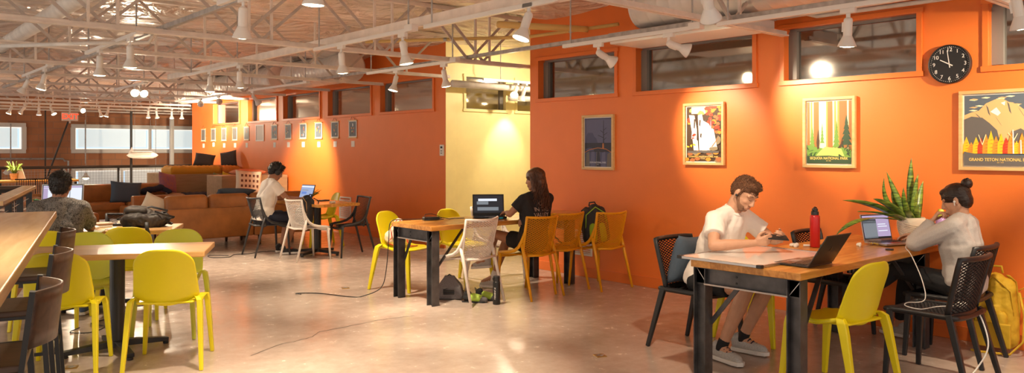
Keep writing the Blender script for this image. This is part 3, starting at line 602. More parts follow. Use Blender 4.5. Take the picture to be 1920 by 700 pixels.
def s_peaks(sh):
    rect(sh, PSK, 0, 0, 1, 1)
    for k in range(16): x = R_.uniform(.02, .9); y = R_.uniform(.76, .97); sh([(x-.06, y), (x, y+.012), (x+.07, y+.002), (x+.02, y-.012)], PLT if k % 3 else PTAN)
    sh([(0, .3), (0, .72), (.1, .76), (.2, .78), (.3, .88), (.42, .93), (.52, .94), (.62, .88), (.7, .86), (.8, .78), (.9, .74), (1, .7), (1, .3)], PTAN)
    for a in ((.3, .86, .34, .7), (.58, .9, .62, .72), (.72, .82, .8, .66), (.42, .7, .5, .55), (.15, .75, .22, .66)): x, y, u, v = a; sh([(x, y), (x+.03, y-.04), (u+.02, v), (u-.01, v+.04)], PTD)
    sh([(.36, .76), (.44, .82), (.5, .74), (.46, .7)], PW); sh([(.5, .88), (.56, .9), (.55, .84)], PW)
    sh([(0, .25), (0, .66), (.1, .7), (.25, .68), (.35, .6), (.45, .5), (.5, .3)], PTD); sh([(.6, .3), (.66, .48), (.76, .52), (.85, .46), (.9, .3)], PTD)
    for k in range(15):
        x = .03+.068*k; h = R_.uniform(.16, .34); m = (PYG, POR, PYG, PR, POR)[k % 5]
        sh([(x-.05, .17), (x-.045, .17+h*.5), (x, .17+h), (x+.05, .17+h*.45), (x+.055, .17)], m)
        for q in range(4): yy = .2+h*.16*q; sh([(x-.03, yy), (x+.02, yy+.012), (x+.02, yy+.004)], PR if m != PR else PO)
    sh([(.86, .2), (.88, .45), (.95, .56), (1, .6), (1, .2)], POR)
    for x in (.66, .76): sh([(x, .17), (x-.002, .5 if x < .7 else .36), (x+.012, .5 if x < .7 else .36), (x+.02, .17)], PW)
    for x0, y0, x1, y1 in ((.66, .38, .6, .46), (.67, .36, .72, .45), (.25, .3, .2, .44), (.25, .3, .3, .44)): sh([(x0, y0), (x1, y1), (x1+.008, y1), (x0+.01, y0-.01)], PLT)
    sh([(0, 0), (1, 0), (1, .155), (.8, .135), (.6, .15), (.4, .14), (.2, .16), (0, .2)], PTD)
framed('dark blue framed poster reading ZION NATIONAL PARK left of the others', 1094, 1153, 217, 318, 'ZION NATIONAL PARK', 'UTAH', s_zion)
framed('framed waterfall poster reading CUYAHOGA VALLEY NATIONAL PARK on orange wall', 1284, 1360, 195, 309, 'CUYAHOGA VALLEY NATIONAL PARK', 'EST. 2000', s_falls)
framed('framed green forest poster reading SEQUOIA NATIONAL PARK on orange wall', 1508, 1606, 185, 314, 'SEQUOIA NATIONAL PARK', 'EST. 1890', s_forest)
framed('framed mountain poster reading GRAND TETON NATIONAL PARK at right edge', 1800, 1962, 172, 319, 'GRAND TETON NATIONAL PARK', 'EST. 1929', s_peaks)
# clock
ck = on_x(1783, 121, XA); r = (on_x(1783, 84, XA).z-on_x(1783, 157, XA).z)/2
t = thing('wall_clock', 'round black wall clock with white numerals beside the right window', 'clock', ck)
MB().lathe([(r, 0), (r, .045), (r*.975, .05), (r*.95, .045), (r*.94, .035)], n=48, d=(-1, 0, 0), cap=False).lathe([(r, 0), (.001, .001)], n=48, d=(-1, 0, 0), cap=False).build('rim', M_BLACK, t, smooth=False)
M_FACE = mat('clock_face_black', (.012, .012, .013), .5); M_CW = mat('clock_white', (.75, .72, .68), .5)
MB().lathe([(.001, 0), (r*.95, 0), (r*.95, .032), (.001, .032)], n=48, d=(-1, 0, 0), cap=False).build('face', M_FACE, t)
for k in range(1, 13):
    a = math.radians(90-30*k); text_mb(str(k), r*.27, 'numeral', M_CW, t, (-.033, -math.cos(a)*r*.74, math.sin(a)*r*.74), R_WALLX, .0008)
mb = MB()
for k in range(60):
    a = 2*PI*k/60; n = (-.0335, -math.cos(a)*r*.89, math.sin(a)*r*.89); mb.box(n, (.001, .004, .004 if k % 5 else .009), (-(a-PI/2)*-1, 0, 0))
mb.build('minute_marks', M_CW, t)
def hand_(nm, ang, L, w):
    a = math.radians(90-ang); MB().bar((-.037, math.cos(a)*r*.18, -math.sin(a)*r*.18), (-.037, -math.cos(a)*L, math.sin(a)*L), .0015, w, w1=.0015, h1=w*.7, up=(0, math.sin(a), math.cos(a))).build(nm, M_CW, t)
hand_('hour_hand', 299, r*.50, .009); hand_('minute_hand', 352, r*.72, .007)
# hanging prints on the middle wall
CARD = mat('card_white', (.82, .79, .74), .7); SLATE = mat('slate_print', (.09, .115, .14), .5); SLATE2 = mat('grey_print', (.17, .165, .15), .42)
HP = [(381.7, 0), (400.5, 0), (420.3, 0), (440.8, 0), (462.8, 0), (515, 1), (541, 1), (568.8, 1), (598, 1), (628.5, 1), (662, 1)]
RH = random.Random(5)
for k, (px, lit) in enumerate(HP):
    p = on_x(px, 240, XB); w, h = (.31, .31); z = 2.04
    t = thing('hanging_print', 'hanging print with wooden rods on the orange wall, %s from the left' % W12[k], 'print', (XB, p.y, z), 0, 'hanging prints on the orange wall')
    MB().box((-.008, 0, -h/2), (.003, w*.92, h)).build('paper', CARD, t)
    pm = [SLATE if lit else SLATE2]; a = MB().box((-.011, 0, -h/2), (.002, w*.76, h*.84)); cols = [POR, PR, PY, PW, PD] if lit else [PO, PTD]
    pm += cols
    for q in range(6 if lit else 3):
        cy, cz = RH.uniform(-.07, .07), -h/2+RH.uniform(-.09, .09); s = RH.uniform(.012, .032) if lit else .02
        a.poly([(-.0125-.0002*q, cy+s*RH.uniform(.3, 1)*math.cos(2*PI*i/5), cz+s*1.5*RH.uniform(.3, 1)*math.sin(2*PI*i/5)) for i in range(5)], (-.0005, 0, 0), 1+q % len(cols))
    a.build('picture', pm, t)
    MB().box((-.012, 0, -.004), (.02, w, .018)).box((-.012, 0, -h-.004), (.02, w, .018)).build('wooden_rod', M_FRAMEW, t)
    MB().tube([(-.01, -w*.3, 0), (-.008, 0, .085), (-.01, w*.3, 0)], .003, 5).build('hanging_cord', M_STOOLW, t)
    tag(MB().box((-.002, 0, 0), (.004, .12, .105)).build('caption_card', CARD, loc=(XB, p.y, 1.615 if k != 1 else 1.64)), 'small white caption card under a hanging print, %s from the left' % W12[k], 'card', 'caption cards under the prints')
def grille(name, label, X, y, z, w, h, m, vertical=False):
    t = thing(name, label, 'vent', (X, y, z)); f = MB()
    for s in (-1, 1): f.box((-.008, 0, s*(h/2-.012)), (.016, w, .024)); f.box((-.008, s*(w/2-.012), 0), (.016, .024, h-.048))
    f.build('frame', m, t); s = MB(); n = int((h-.05)/.022) if not vertical else int((w-.05)/.03)
    for i in range(n):
        if vertical: s.box((-.006, -w/2+.035+i*.03, 0), (.01, .018, h-.05))
        else: s.box((-.006, 0, -h/2+.035+i*.022), (.012, w-.05, .009), (0, .6, 0))
    s.build('louvres', m, t)
p = on_x(488, 250, XB); grille('wall_vent', 'pale vent grille between the hanging prints', XB, p.y, 1.88, .42, .36, M_WHITEP, True)
p = on_x(1090, 450, XA); grille('return_air_vent', 'white return air grille low on orange wall behind middle table', XA, p.y, .40, .36, .30, M_WHITEP)
p = on_x(648, 400, XB); grille('return_air_vent', 'white return air grille low on wall behind far black chair', XB, p.y, .45, .42, .40, M_WHITEP)
t = thing('thermostat', 'tall white wall control beside the corridor corner', 'thermostat', (XB, on_x(830, 282, XB).y, 1.5)); MB().box((-.012, 0, 0), (.024, .10, .17)).build('housing', M_WHITEP, t, bevel=.004)
MB().box((-.026, 0, .045), (.003, .05, .03)).build('display', M_FACE, t); MB().box((-.026, 0, -.01), (.003, .04, .015)).box((-.026, 0, -.045), (.003, .04, .015)).build('button', M_JAMB, t)
t = thing('wall_outlet', 'small white outlet plate under the middle table', 'outlet', (XA, 6.95, .42)); MB().box((-.004, 0, 0), (.008, .075, .12)).build('plate', M_WHITEP, t, bevel=.002); MB().box((-.009, 0, .025), (.002, .035, .03)).box((-.009, 0, -.025), (.002, .035, .03)).build('socket', M_LAMP, t)
# exit sign
p = on_y(131, 219, 20); t = thing('exit_sign', 'red lit EXIT sign hanging at far left', 'exit sign', p)
MB().box((0, 0, 0), (.33, .05, .19)).build('housing', M_WHITEP, t, bevel=.004); text_mb('EXIT', .17, 'lettering', emis('exit_red', (1, .06, .02), 2.0), t, (0, -.028, 0), Euler((PI/2, 0, 0)).to_matrix(), .001, bold=.003)
MB().box((0, 0, .35), (.03, .03, 1.0)).build('bracket', M_WHITEP, t)
# floor boxes
M_BRASS = mat('brass', (.45, .28, .09), .35, .8)
for (px, py), lb in (((1125, 668), 'square brass floor outlet in the open floor'), ((134, 690), 'brass floor outlet beside the pedestal table foot'), ((648, 541), 'small floor outlet where the middle table cord plugs in')):
    p = fpt(px, py); t = thing('floor_outlet', lb, 'floor outlet', (p.x, p.y, 0), .4); MB().lathe([(.055, 0), (.055, .004), (.05, .006)], n=4).build('cover', M_BRASS, t); MB().box((0, .012, .007), (.045, .018, .002)).box((0, -.014, .007), (.045, .018, .002)).build('lid', M_STRUT, t)
# ================================================================ RAILINGS, COUNTER
def railing(name, label, p0, p1, wood_m, zt=1.07, posts=3, woodw=.12, mesh=True):
    p0, p1 = Vector((*p0, 0)), Vector((*p1, 0)); d = (p1-p0); L = d.length; d.normalize(); t = thing(name, label, 'railing', p0, math.atan2(d.y, d.x))
    MB().box((L/2, 0, zt-.02), (L, woodw, .04)).build('wood_cap', wood_m, t, bevel=.004)
    MB().box((L/2, 0, zt-.06), (L, .05, .04)).build('top_rail', M_BLACK, t)
    for k in range(posts+1): x = .04+(L-.08)*k/posts; MB().box((x, 0, (zt-.08)/2), (.05, .06, zt-.08)).build('post', M_BLACK, t)
    w = MB()
    if mesh:
        z = .1
        while z < zt-.1: w.box((L/2, 0, z), (L-.1, .006, .005)); z += .075
        x = .08
        while x < L-.05: w.box((x, 0, zt/2), (.005, .005, zt-.2)); x += .075
        g = 'wire_mesh'
    else:
        for k in range(9): w.tube([(.03, 0, .12+k*.1), (L-.03, 0, .12+k*.1)], .004, 5)
        g = 'cable_wire'
    tag(w.build(g, M_STRUT, t), kind='stuff'); return t
railing('guard_railing', 'long black mesh railing with brown cap in front of the brick wall', (1.8, 24.2), (11.9, 24.2), M_STOOLW, posts=7)
railing('guard_railing', 'short railing with wood cap beside the seated man at left', (1.00, 7.75), (1.78, 10.95), M_BARW, posts=3, woodw=.14, mesh=False)
railing('guard_railing', 'wood capped railing turning left behind the seated man', (-1.6, 11.0), (1.72, 11.0), M_STOOLW, posts=3, mesh=True)
mb = MB()
# bar height counter
c0, dr = Vector((1.18, 6.24, 0)), Vector((.226, .974, 0)).normalized(); nl = Vector((-dr.y, dr.x, 0))
t = thing('bar_counter', 'long pale wooden high counter at the left foreground', 'counter', c0, math.atan2(dr.y, dr.x))
MB().box((-2.6, .35, 1.045), (5.2, .70, .05)).build('counter_top', M_BARW, t, bevel=.006)
for x in (-.15, -2.0, -3.9): MB().box((x, .55, .51), (.05, .06, 1.02)).build('post', M_BLACK, t); MB().bar((x, .5, .99), (x, .12, .99), .04, .04).build('bracket', M_BLACK, t)
w = MB()
for k in range(14): w.tube([(-5.1, .56, .08+k*.065), (-.15, .56, .08+k*.065)], .004, 5)
for k in range(60): w.tube([(-5.1+k*.083, .565, .05), (-5.1+k*.083, .565, .98)], .003, 4)
tag(w.build('wire_mesh', M_STRUT, t), kind='stuff')
# columns and braces at the open hall
def col_thing(name, label, p0, p1, w, m): return tag(MB().bar(p0, p1, w, w).build(name, m, bevel=.004), label, 'column')
p = on_y(246, 300, 23.4); col_thing('steel_column', 'slim black steel post standing before the long window', (p.x, p.y, 0), (p.x, p.y, 2.6), .055, M_BLACK)
p = on_y(322, 300, 26.8); col_thing('steel_column', 'white square column before the long window near the orange wall', (p.x, p.y, -4), (p.x, p.y, 2.6), .115, M_WHITEP)
p = on_y(85, 300, 24.6); col_thing('steel_pole', 'thin dark vertical pole at left before the brick wall', (p.x, p.y, -1), (p.x, p.y, 2.6), .035, M_BLACK)
a = on_y(128, 228, 24.6); b = on_y(88, 334, 24.6); tag(MB().bar(a, b, .04, .04).build('diagonal_rod', M_BLACK), 'thin dark rod leaning diagonally at left before the brick wall', 'rod')
for px, a0, a1 in ((160, 225, 307), (20, 232, 308)): 
    a = on_y(px, a0, 27.9); b = on_y(px, a1, 27.9); tag(MB().tube([a, b], .018, 6).build('conduit', M_STRUT), 'thin vertical conduit against the %s' % ('left window' if px == 20 else 'long window'), 'conduit')
a = on_y(-10, 298, 27.9); b = on_y(118, 298, 27.9); c = on_y(128, 302, 27.9); d = on_y(128, 340, 27.9)
tag(MB().tube([a, b, (c.x-.1, c.y, c.z), c, d], .03, 8).build('conduit', M_STRUT), 'conduit running along the brick and bending down at a corner', 'conduit')
# hanging model ship / rocket
a = on_y(237, 291, 22.5); b = on_y(297, 292, 22.5); L = (b-a).length; mid = (a+b)/2
t = thing('hanging_model', 'white spindle shaped model craft with tail fin hanging before brick wall', 'model', mid)
MB().lathe([(.005, -L/2), (.05, -L/2+.06), (.08, -L*.3), (.09, 0), (.085, L*.33), (.05, L*.43), (.005, L/2)], n=16, d=(1, 0, 0)).build('hull', M_WHITEP, t, smooth=True)
MB().poly([(-L*.44, 0, .05), (-L*.34, 0, .22), (-L*.32, 0, .22), (-L*.27, 0, .05)], (0, .01, 0)).build('fin', M_WHITEP, t)
MB().box((-.05, 0, .1), (L*.62, .30, .012)).build('wing', M_PAPER, t)
for xx in (-.2, .2): MB().tube([(xx, 0, .1), (xx, 0, 3.2-mid.z)], .003, 4).build('cord', M_STRUT, t)
# ================================================================ TABLES
def long_table(label, X0_, Y0_, Y1_):
    W_ = Y1_-Y0_; L = 6.66-X0_; t = thing('work_table', label, 'table', (X0_, (Y0_+Y1_)/2, 0))
    MB().box((L/2, 0, .747), (L, W_, .046)).build('table_top', M_OAK, t, bevel=.004)
    def h_post(x, y):
        m = MB(); 
        for s in (-1, 1): m.box((x, y+s*.042, .36), (.085, .008, .72))
        return m.box((x, y, .36), (.008, .076, .72))
    yy = W_/2-.055
    for x in (.06, L-.45):
        for s in (-1, 1): h_post(x, s*yy).build('leg', M_STEELD, t, bevel=.001)
        b = MB().box((x-.012, 0, .668), (.008, W_-.022, .104)).box((x, 0, .616), (.088, W_-.185, .009)).box((x+.0, 0, .721), (.09, W_-.03, .006)).poly([(x-.016, W_/2-.012, .72), (x-.016, W_/2-.012, .60), (x-.016, W_/2-.098, .612), (x-.016, W_/2-.098, .72)], (.004, 0, 0)).poly([(x-.016, -W_/2+.012, .72), (x-.016, -W_/2+.012, .60), (x-.016, -W_/2+.098, .612), (x-.016, -W_/2+.098, .72)], (.004, 0, 0))
        b.build('end_channel', M_STEELD, t, bevel=.001)
        h = MB()
        for z in (.645, .685): h.lathe([(.007, 0), (.007, .003)], (x-.0165, .07, z), 10, d=(-1, 0, 0))
        h.build('bolt_hole', M_BLACK, t)
        for s in (-1, 1): MB().bar((x-.018, s*(W_/2-.02), .715), (x-.018, s*(W_/2-.098), .616), .004, .004).build('weld_seam', M_ALU, t)
        MB().box((x-.0445, 0, .616), (.001, W_-.185, .010)).build('bright_lip', mat('steel_lip_highlight', (.42, .36, .33), .4, .5), t)  # pale strip painted as light caught on the channel's lower lip
        MB().bar((x+.03, -yy+.42 if x < 1 else .1, .61), (x+.03, yy, .30), .03, .01, up=(1, 0, 0)).build('brace', M_STEELD, t)
        MB().bar((x+.03, -yy, .34), (x+.42 if x < 1 else x-.4, -yy+.06, .72), .03, .01).build('brace', M_STEELD, t)
    return t
long_table('long steel framed wooden table at right with laptops and plant', 4.30, 2.32, 3.10)
long_table('long steel framed wooden table in the middle ending at the orange wall', 4.28, 6.06, 6.76)
def pedestal_table(label, c, ang, L, W_, m, zt=.76):
    t = thing('pedestal_table', label, 'table', (c[0], c[1], 0), ang)
    MB().box((0, 0, zt-.02), (L, W_, .042)).build('table_top', m, t, bevel=.006)
    MB().lathe([(.052, .05), (.052, zt-.05)], n=24).build('column', M_BLACK, t, smooth=False)
    MB().box((0, 0, zt-.045), (.3, .3, .012)).build('mounting_plate', M_BLACK, t)
    b = MB().lathe([(.07, .035), (.06, .07), (.054, .085)], n=20)
    for k in range(4):
        a = PI/4+k*PI/2 if L < 1.0 else k*PI/2+.45; d = Vector((math.cos(a), math.sin(a), 0)); b.bar(d*.03+Vector((0, 0, .06)), d*.36+Vector((0, 0, .035)), .07, .05, w1=.055, h1=.03, up=(0, 0, 1)); b.lathe([(.022, 0), (.022, .02)], d*.345, 10)
    b.build('cross_base', M_BLACK, t, bevel=.004); return t
A3 = math.atan2(-.447, .894)
pedestal_table('pale wooden pedestal table nearest the camera at left with nothing on it', (1.59, 6.30), A3, 1.30, .62, M_MAPLE)
pedestal_table('wooden pedestal table with backpack and notebooks before the tan sofa', (1.93, 8.08), A3, 1.30, .62, M_MAPLE)
pedestal_table('far wooden pedestal table where the man with headphones sits', (5.24, 10.25), PI/2, 1.3, .64, M_OAK)
# far high table by the railing
a = on_y(-40, 335, 22.4); b = on_y(148, 335, 21.6)
t = thing('communal_table', 'far wooden table with potted plant beside the railing', 'table', ((a.x+b.x)/2, 22, 0)); L = b.x-a.x
MB().box((0, 0, .75), (L, .8, .05)).build('table_top', M_OAK, t, bevel=.006)
for s in (-1, 1):
    for q in (-1, 1): MB().box((s*(L/2-.06), q*.34, .36), (.05, .05, .72)).build('leg', M_BLACK, t)
# ================================================================ CHAIRS
def grid_shell(fn, nu, nv):
    m = MB(); vs = [fn(i/nu, j/nv) for j in range(nv+1) for i in range(nu+1)]
    return m.add(vs, [(j*(nu+1)+i, j*(nu+1)+i+1, (j+1)*(nu+1)+i+1, (j+1)*(nu+1)+i) for j in range(nv) for i in range(nu)])
def lattice(fn, nu, nv, th, kind='diamond'):
    # strips crossing on a curved shell; the openings between them are real holes
    m = MB(); idx = {}
    def V(i, j):
        if (i, j) not in idx: idx[(i, j)] = len(m.v); m.v.append(tuple(fn(i/nu, j/nv)))
        return idx[(i, j)]
    for j in range(0, nv):
        for i in range(0, nu+1):
            if (i+j) % 2 == 0: continue
            if kind == 'diamond':
                if 1 <= i <= nu-1 and j+1 <= nv and j-1 >= 0:
                    m.f.append((V(i, j-1), V(i+1, j), V(i, j+1), V(i-1, j))); m.m.append(0)
    def mods(o):
        q = o.modifiers.new('w', 'WIREFRAME'); q.thickness = th; q.use_replace = True; q.use_even_offset = False; q.use_boundary = True
    return m, mods
def air_back(u, v, w0=.195, w1=.225, z0=.43, z1=.82):
    # u across, v up; wraps around the sitter
    s = 2*u-1; z = z0+(z1-z0)*v; w = w0+(w1-w0)*v**.8; xb = -.185-.10*v+.02*(1-v)**2; y = s*w; x = xb+.075*abs(s)**2.2*(.6+.4*v)+.0
    z += .012*s*s*v
    return Vector((x, y, z))
def air_seat(u, v):
    s = 2*u-1; x = -.20+.42*v; w = .195+.02*v; z = .445-.018*(1-s*s)-.012*v-.02*max(0, v-.85)/.15
    return Vector((x, s*w, z))
def make_air(name, label, m, nb=(22, 44), black=False):
    t = thing(name, label, 'chair')
    L, md = lattice(air_back, *nb, .0080); b = L.build('backrest', m, t, mods=md)
    S, md = lattice(air_seat, 18, 34, .007); S.build('seat', m, t, mods=md)
    rim = [air_back(0, v/8) for v in range(9)]+[air_back(u/8, 1) for u in range(1, 8)]+[air_back(1, 1-v/8) for v in range(9)]+[air_back(1-u/6, 0) for u in range(1, 6)]
    rim.append(rim[0]); MB().tube(rim, .0125, 8).build('back_frame', m, b, smooth=True)
    for s in (0, 1):
        sg = 2*s-1
        side = [Vector((.22, sg*.205, .440)), Vector((.15, sg*.217, .452)), Vector((.05, sg*.224, .462)), Vector((-.04, sg*.229, .485)), Vector((-.10, sg*.230, .525)), Vector((-.145, sg*.229, .59)), air_back(s, .62)+Vector((.004, 0, 0)), air_back(s, .85), air_back(s, 1)]
        MB().tube(side, [.015, .017, .018, .018, .018, .017, .015, .0135, .0125], 8).build('side_rail', m, t, smooth=True)
        MB().tube([Vector((.195, sg*.205, .44)), Vector((.205, sg*.213, .30)), Vector((.225, sg*.228, 0))], [.019, .017, .0125], 10).build('leg', m, t, smooth=True)
        MB().tube([Vector((-.135, sg*.226, .56)), Vector((-.165, sg*.222, .46)), Vector((-.29, sg*.238, 0))], [.013, .018, .0125], 10).build('leg', m, t, smooth=True)
    MB().tube([air_seat(u/6, 1) for u in range(7)], .014, 8).build('seat_rail', m, t, smooth=True); MB().tube([air_seat(0, 0), air_seat(.5, 0), air_seat(1, 0)], .012, 8).build('rear_rail', m, t, smooth=True)
    return t
def make_hole_chair(name, label, m):
    # darker chair with square-edged legs and a broad framed back of short slots
    t = thing(name, label, 'chair')
    def back(u, v): s = 2*u-1; w = .205+.02*v; return Vector((-.19-.085*v+.04*s*s, s*w, .46+.36*v))
    def seat(u, v): s = 2*u-1; return Vector((-.20+.43*v, s*.215, .452-.014*(1-s*s)-.012*max(0, v-.8)))
    for fn, nm, nu, nv, b in ((back, 'backrest', 18, 34, .0), (seat, 'seat', 18, 34, 0)):
        L, md = lattice(fn, nu, nv, .0115); L.build(nm, m, t, mods=md)
        e = .07
        R = MB()
        loop = [fn(e*0, v/8) for v in range(9)]+[fn(u/8, 1) for u in range(1, 9)]+[fn(1, 1-v/8) for v in range(1, 9)]+[fn(1-u/8, 0) for u in range(1, 9)]
        R.tube(loop, .018, 8).build(nm+'_rim', m, t, smooth=True)
    for sg in (-1, 1):
        MB().bar((-.165, sg*.212, .47), (-.29, sg*.25, 0), .045, .036, w1=.03, h1=.026).build('leg', m, t, bevel=.006)
        MB().bar((.20, sg*.212, .455), (.225, sg*.235, 0), .045, .036, w1=.03, h1=.026).build('leg', m, t, bevel=.006)
        MB().bar((.21, sg*.212, .45), (-.19, sg*.212, .45), .03, .032).build('side_rail', m, t, bevel=.006)
    return t
def make_broom(name, label, m):
    t = thing(name, label, 'chair')
    def back(u, v):
        s = 2*u-1; z = .425+.405*v; w = .222-.030*v-.020*max(0, .2-v)/.2; k = max(0, (v-.74)/.26); w *= (1-k**3*.26)
        z -= (abs(s)**4)*.030*max(0, v-.5)*2; z2 = max(0, .22-v)/.22; z += z2*z2*.05*s*s*1.4
        return Vector((-.175-.115*v**1.1+.05*s*s*(1-.25*v), s*w, z))
    def seat(u, v):
        s = 2*u-1; k = max(0, (v-.72)/.28); w = (.185+.035*min(1, v*2))*(1-.16*k**2.5); x = -.205+.43*v-(abs(s)**4)*.03*(v > .8)
        return Vector((x, s*w, .452-.022*(1-s*s)*math.sin(PI*min(1, v*1.1))-.02*k**2))
    grid_shell(back, 14, 14).build('backrest', m, t, smooth=True, solid=.016, sub=1)
    grid_shell(seat, 12, 12).build('seat', m, t, smooth=True, solid=.018, sub=1)
    for s in (-1, 1):
        MB().rings([[Vector(p)+Vector((a*w, b*h, 0)) for a, b in ((-1, -1), (1, -1), (1, 1), (-1, 1))] for p, w, h in (((-.13, s*.165, .475), .02, .012), ((-.16, s*.20, .492), .026, .014), ((-.185, s*.222, .468), .030, .018), ((-.205, s*.228, .40), .028, .018), ((-.285, s*.25, 0), .016, .013))]).build('leg', m, t, bevel=.006)
        MB().rings([[Vector(p)+Vector((a*w, b*h, 0)) for a, b in ((-1, -1), (1, -1), (1, 1), (-1, 1))] for p, w, h in (((.15, s*.175, .452), .03, .015), ((.185, s*.20, .445), .03, .018), ((.195, s*.208, .40), .027, .018), ((.235, s*.235, 0), .016, .013))]).build('leg', m, t, bevel=.006)
        MB().tube([(-.15, s*.195, .475), (0, s*.205, .440), (.17, s*.185, .438)], .013, 8, flat=1.2).build('side_rail', m, t, smooth=True)
    return t
def ang(dx, dy): return math.atan2(dy, dx)
G_Y, G_AM, G_W, G_B = 'yellow shell chairs', 'amber lattice chairs', 'white lattice chairs', 'black openwork chairs'
yb = make_broom('shell_chair', 'yellow', M_YEL); lb_ = make_broom('shell_chair', 'lime', M_LIME)
used = set()
def place(proto, x, y, rz, label, group):
    if id(proto) in used or proto.name in used: return dup(proto, (x, y, 0), rz, label, group)
    used.add(proto.name); proto.location = (x, y, 0); proto.rotation_euler = (0, 0, rz); proto['label'] = label; proto['group'] = group; return proto
AN = math.atan2(.894, .447)      # facing away from the camera at the left tables
place(yb, 1.80, 5.73, AN-.05, 'yellow shell chair facing away, nearest the camera right of the front pedestal', G_Y)
place(yb, 1.20, 6.05, AN+.02, 'yellow shell chair facing away, partly behind the dark counter stools', G_Y)
place(yb, 2.04, 7.56, AN, 'yellow shell chair with a dangling black backpack strap on its back', G_Y)
place(yb, 1.43, 7.66, AN, 'yellow shell chair under the man in the patterned shirt', G_Y)
place(yb, 4.66, 7.10, -PI/2+.35, 'yellow shell chair holding a white drawstring bag', G_Y)
place(yb, 5.32, 6.90, -PI/2+.2, 'yellow shell chair at the far side of the middle table, back against yellow wall', G_Y)
place(yb, 5.76, 11.15, PI-.2, 'yellow shell chair in front of the far orange wall', G_Y)
place(yb, 4.76, 2.33, PI/2-.12, 'yellow shell chair pushed under the right table beside the open dark laptop', G_Y)
place(yb, 5.55, 3.32, -PI/2, 'yellow shell chair behind the man in the white tee, only its back showing', G_Y)
place(lb_, 1.46, 6.80, AN+PI+.1, 'lime green shell chair facing the camera at the front pedestal table, left one', G_Y)
place(lb_, 2.07, 6.60, AN+PI-.1, 'lime green shell chair facing the camera at the front pedestal table, right one', G_Y)
wa = make_air('lattice_chair', 'white', M_WPL)
place(wa, 4.74, 6.10, PI/2+.14, 'white lattice chair in front of the middle table, shoes beneath it', G_W)
place(wa, 5.83, 6.92, -PI/2, 'white lattice chair behind the middle table, beyond the laptop', G_W)
place(wa, 4.90, 9.88, .05, 'white lattice chair at the far pedestal table holding a black bag', G_W)
am = make_air('lattice_chair', 'amber', M_AMBER)
place(am, 5.40, 5.92, PI/2+.05, 'amber lattice chair under the long haired woman', G_AM)
place(am, 5.89, 6.02, PI/2-.06, 'amber lattice chair between the woman and the backpack chair', G_AM)
place(am, 6.34, 5.80, PI/2-.04, 'amber lattice chair holding a black and green backpack', G_AM)
ba = make_air('lattice_chair', 'black', M_CHARC)
place(ba, 4.68, 10.66, -.02, 'charcoal lattice chair under the man with headphones', G_B)
place(ba, 5.53, 9.82, PI-.12, 'black lattice chair at the right end of the far pedestal table', G_B)
place(ba, 2.25, 8.62, AN+PI, 'dark grey lattice chair behind the pedestal table with notebooks', G_B)
hc = make_hole_chair('openwork_chair', 'black', M_BLACKP)
place(hc, 4.93, 3.48, -PI/2, 'black openwork chair with grey cushion under the man in white tee', G_B)
place(hc, 6.13, 3.02, -PI/2, 'black openwork chair behind the red bottle at the right table', G_B)
place(hc, 6.12, 2.14, PI/2, 'black openwork chair under the woman in the grey sweatshirt', G_B)
place(hc, 5.46, 1.99, PI/2-.06, 'empty black openwork chair with a white cable on its seat', G_B)
# far black chairs at the communal table
def far_chair(px, label):
    p = on_y(px, 345, 20.9); t = thing('slat_chair', label, 'chair', (p.x, 20.9, 0), PI/2, 'black chairs at the far table')
    MB().box((0, 0, .45), (.42, .44, .03)).build('seat', M_BLACK, t, bevel=.004); b = MB()
    for k in range(9): b.box((-.2, -.18+k*.045, .66), (.015, .012, .34))
    b.box((-.2, 0, .83), (.025, .44, .03)).box((-.2, 0, .48), (.02, .42, .03)).build('backrest', M_BLACK, t)
    for sx in (-1, 1):
        for sy in (-1, 1): MB().box((sx*.19, sy*.2, .22), (.03, .03, .44)).build('leg', M_BLACK, t)
far_chair(46, 'black slatted chair at the far communal table, left one'); far_chair(80, 'black slatted chair at the far communal table, right one')
# counter stools
def make_stool(label):
    t = thing('counter_stool', label, 'stool'); 
    MB().box((.0, 0, .735), (.40, .40, .028)).build('seat', M_STOOLW, t, bevel=.006)
    def sh(u, v): a = 2*u-1; return Vector((-.20-.085*(1-a*a)-.02*v, .20*a, .80+.20*v))
    grid_shell(sh, 14, 4).build('curved_backrest', M_STOOLW, t, smooth=True, solid=.014)
    MB().box((0, 0, .715), (.38, .38, .02)).build('seat_frame', M_BLACK, t)
    for s in (-1, 1):
        MB().bar((-.225, s*.205, 1.005), (-.19, s*.195, .72), .018, .035).bar((-.19, s*.19, .72), (-.235, s*.215, 0), .022, .035).build('rear_leg', M_BLACK, t)
        MB().bar((.175, s*.18, .72), (.21, s*.21, 0), .022, .035).build('front_leg', M_BLACK, t)
    MB().bar((.20, -.2, .25), (.20, .2, .25), .02, .02).bar((-.21, -.2, .30), (-.21, .2, .30), .02, .02).bar((.2, -.2, .28), (-.21, -.2, .28), .018, .018).bar((.2, .2, .28), (-.21, .2, .28), .018, .018).build('foot_rail', M_BLACK, t)
    return t
st = make_stool('dark counter stool with curved back, nearest the camera'); FA = math.atan2(.226, -.974)
G_S = 'dark counter stools'
def bare(y): return 1.18-(6.24-y)*.232
place(st, bare(3.37)-.165, 3.40, FA, 'dark counter stool with curved back, nearest the camera', G_S)
place(st, bare(4.45)-.165, 4.45, FA, 'dark counter stool with curved back, middle of the three', G_S)
place(st, bare(5.5)-.165, 5.56, FA, 'dark counter stool with curved back, furthest of the three', G_S)
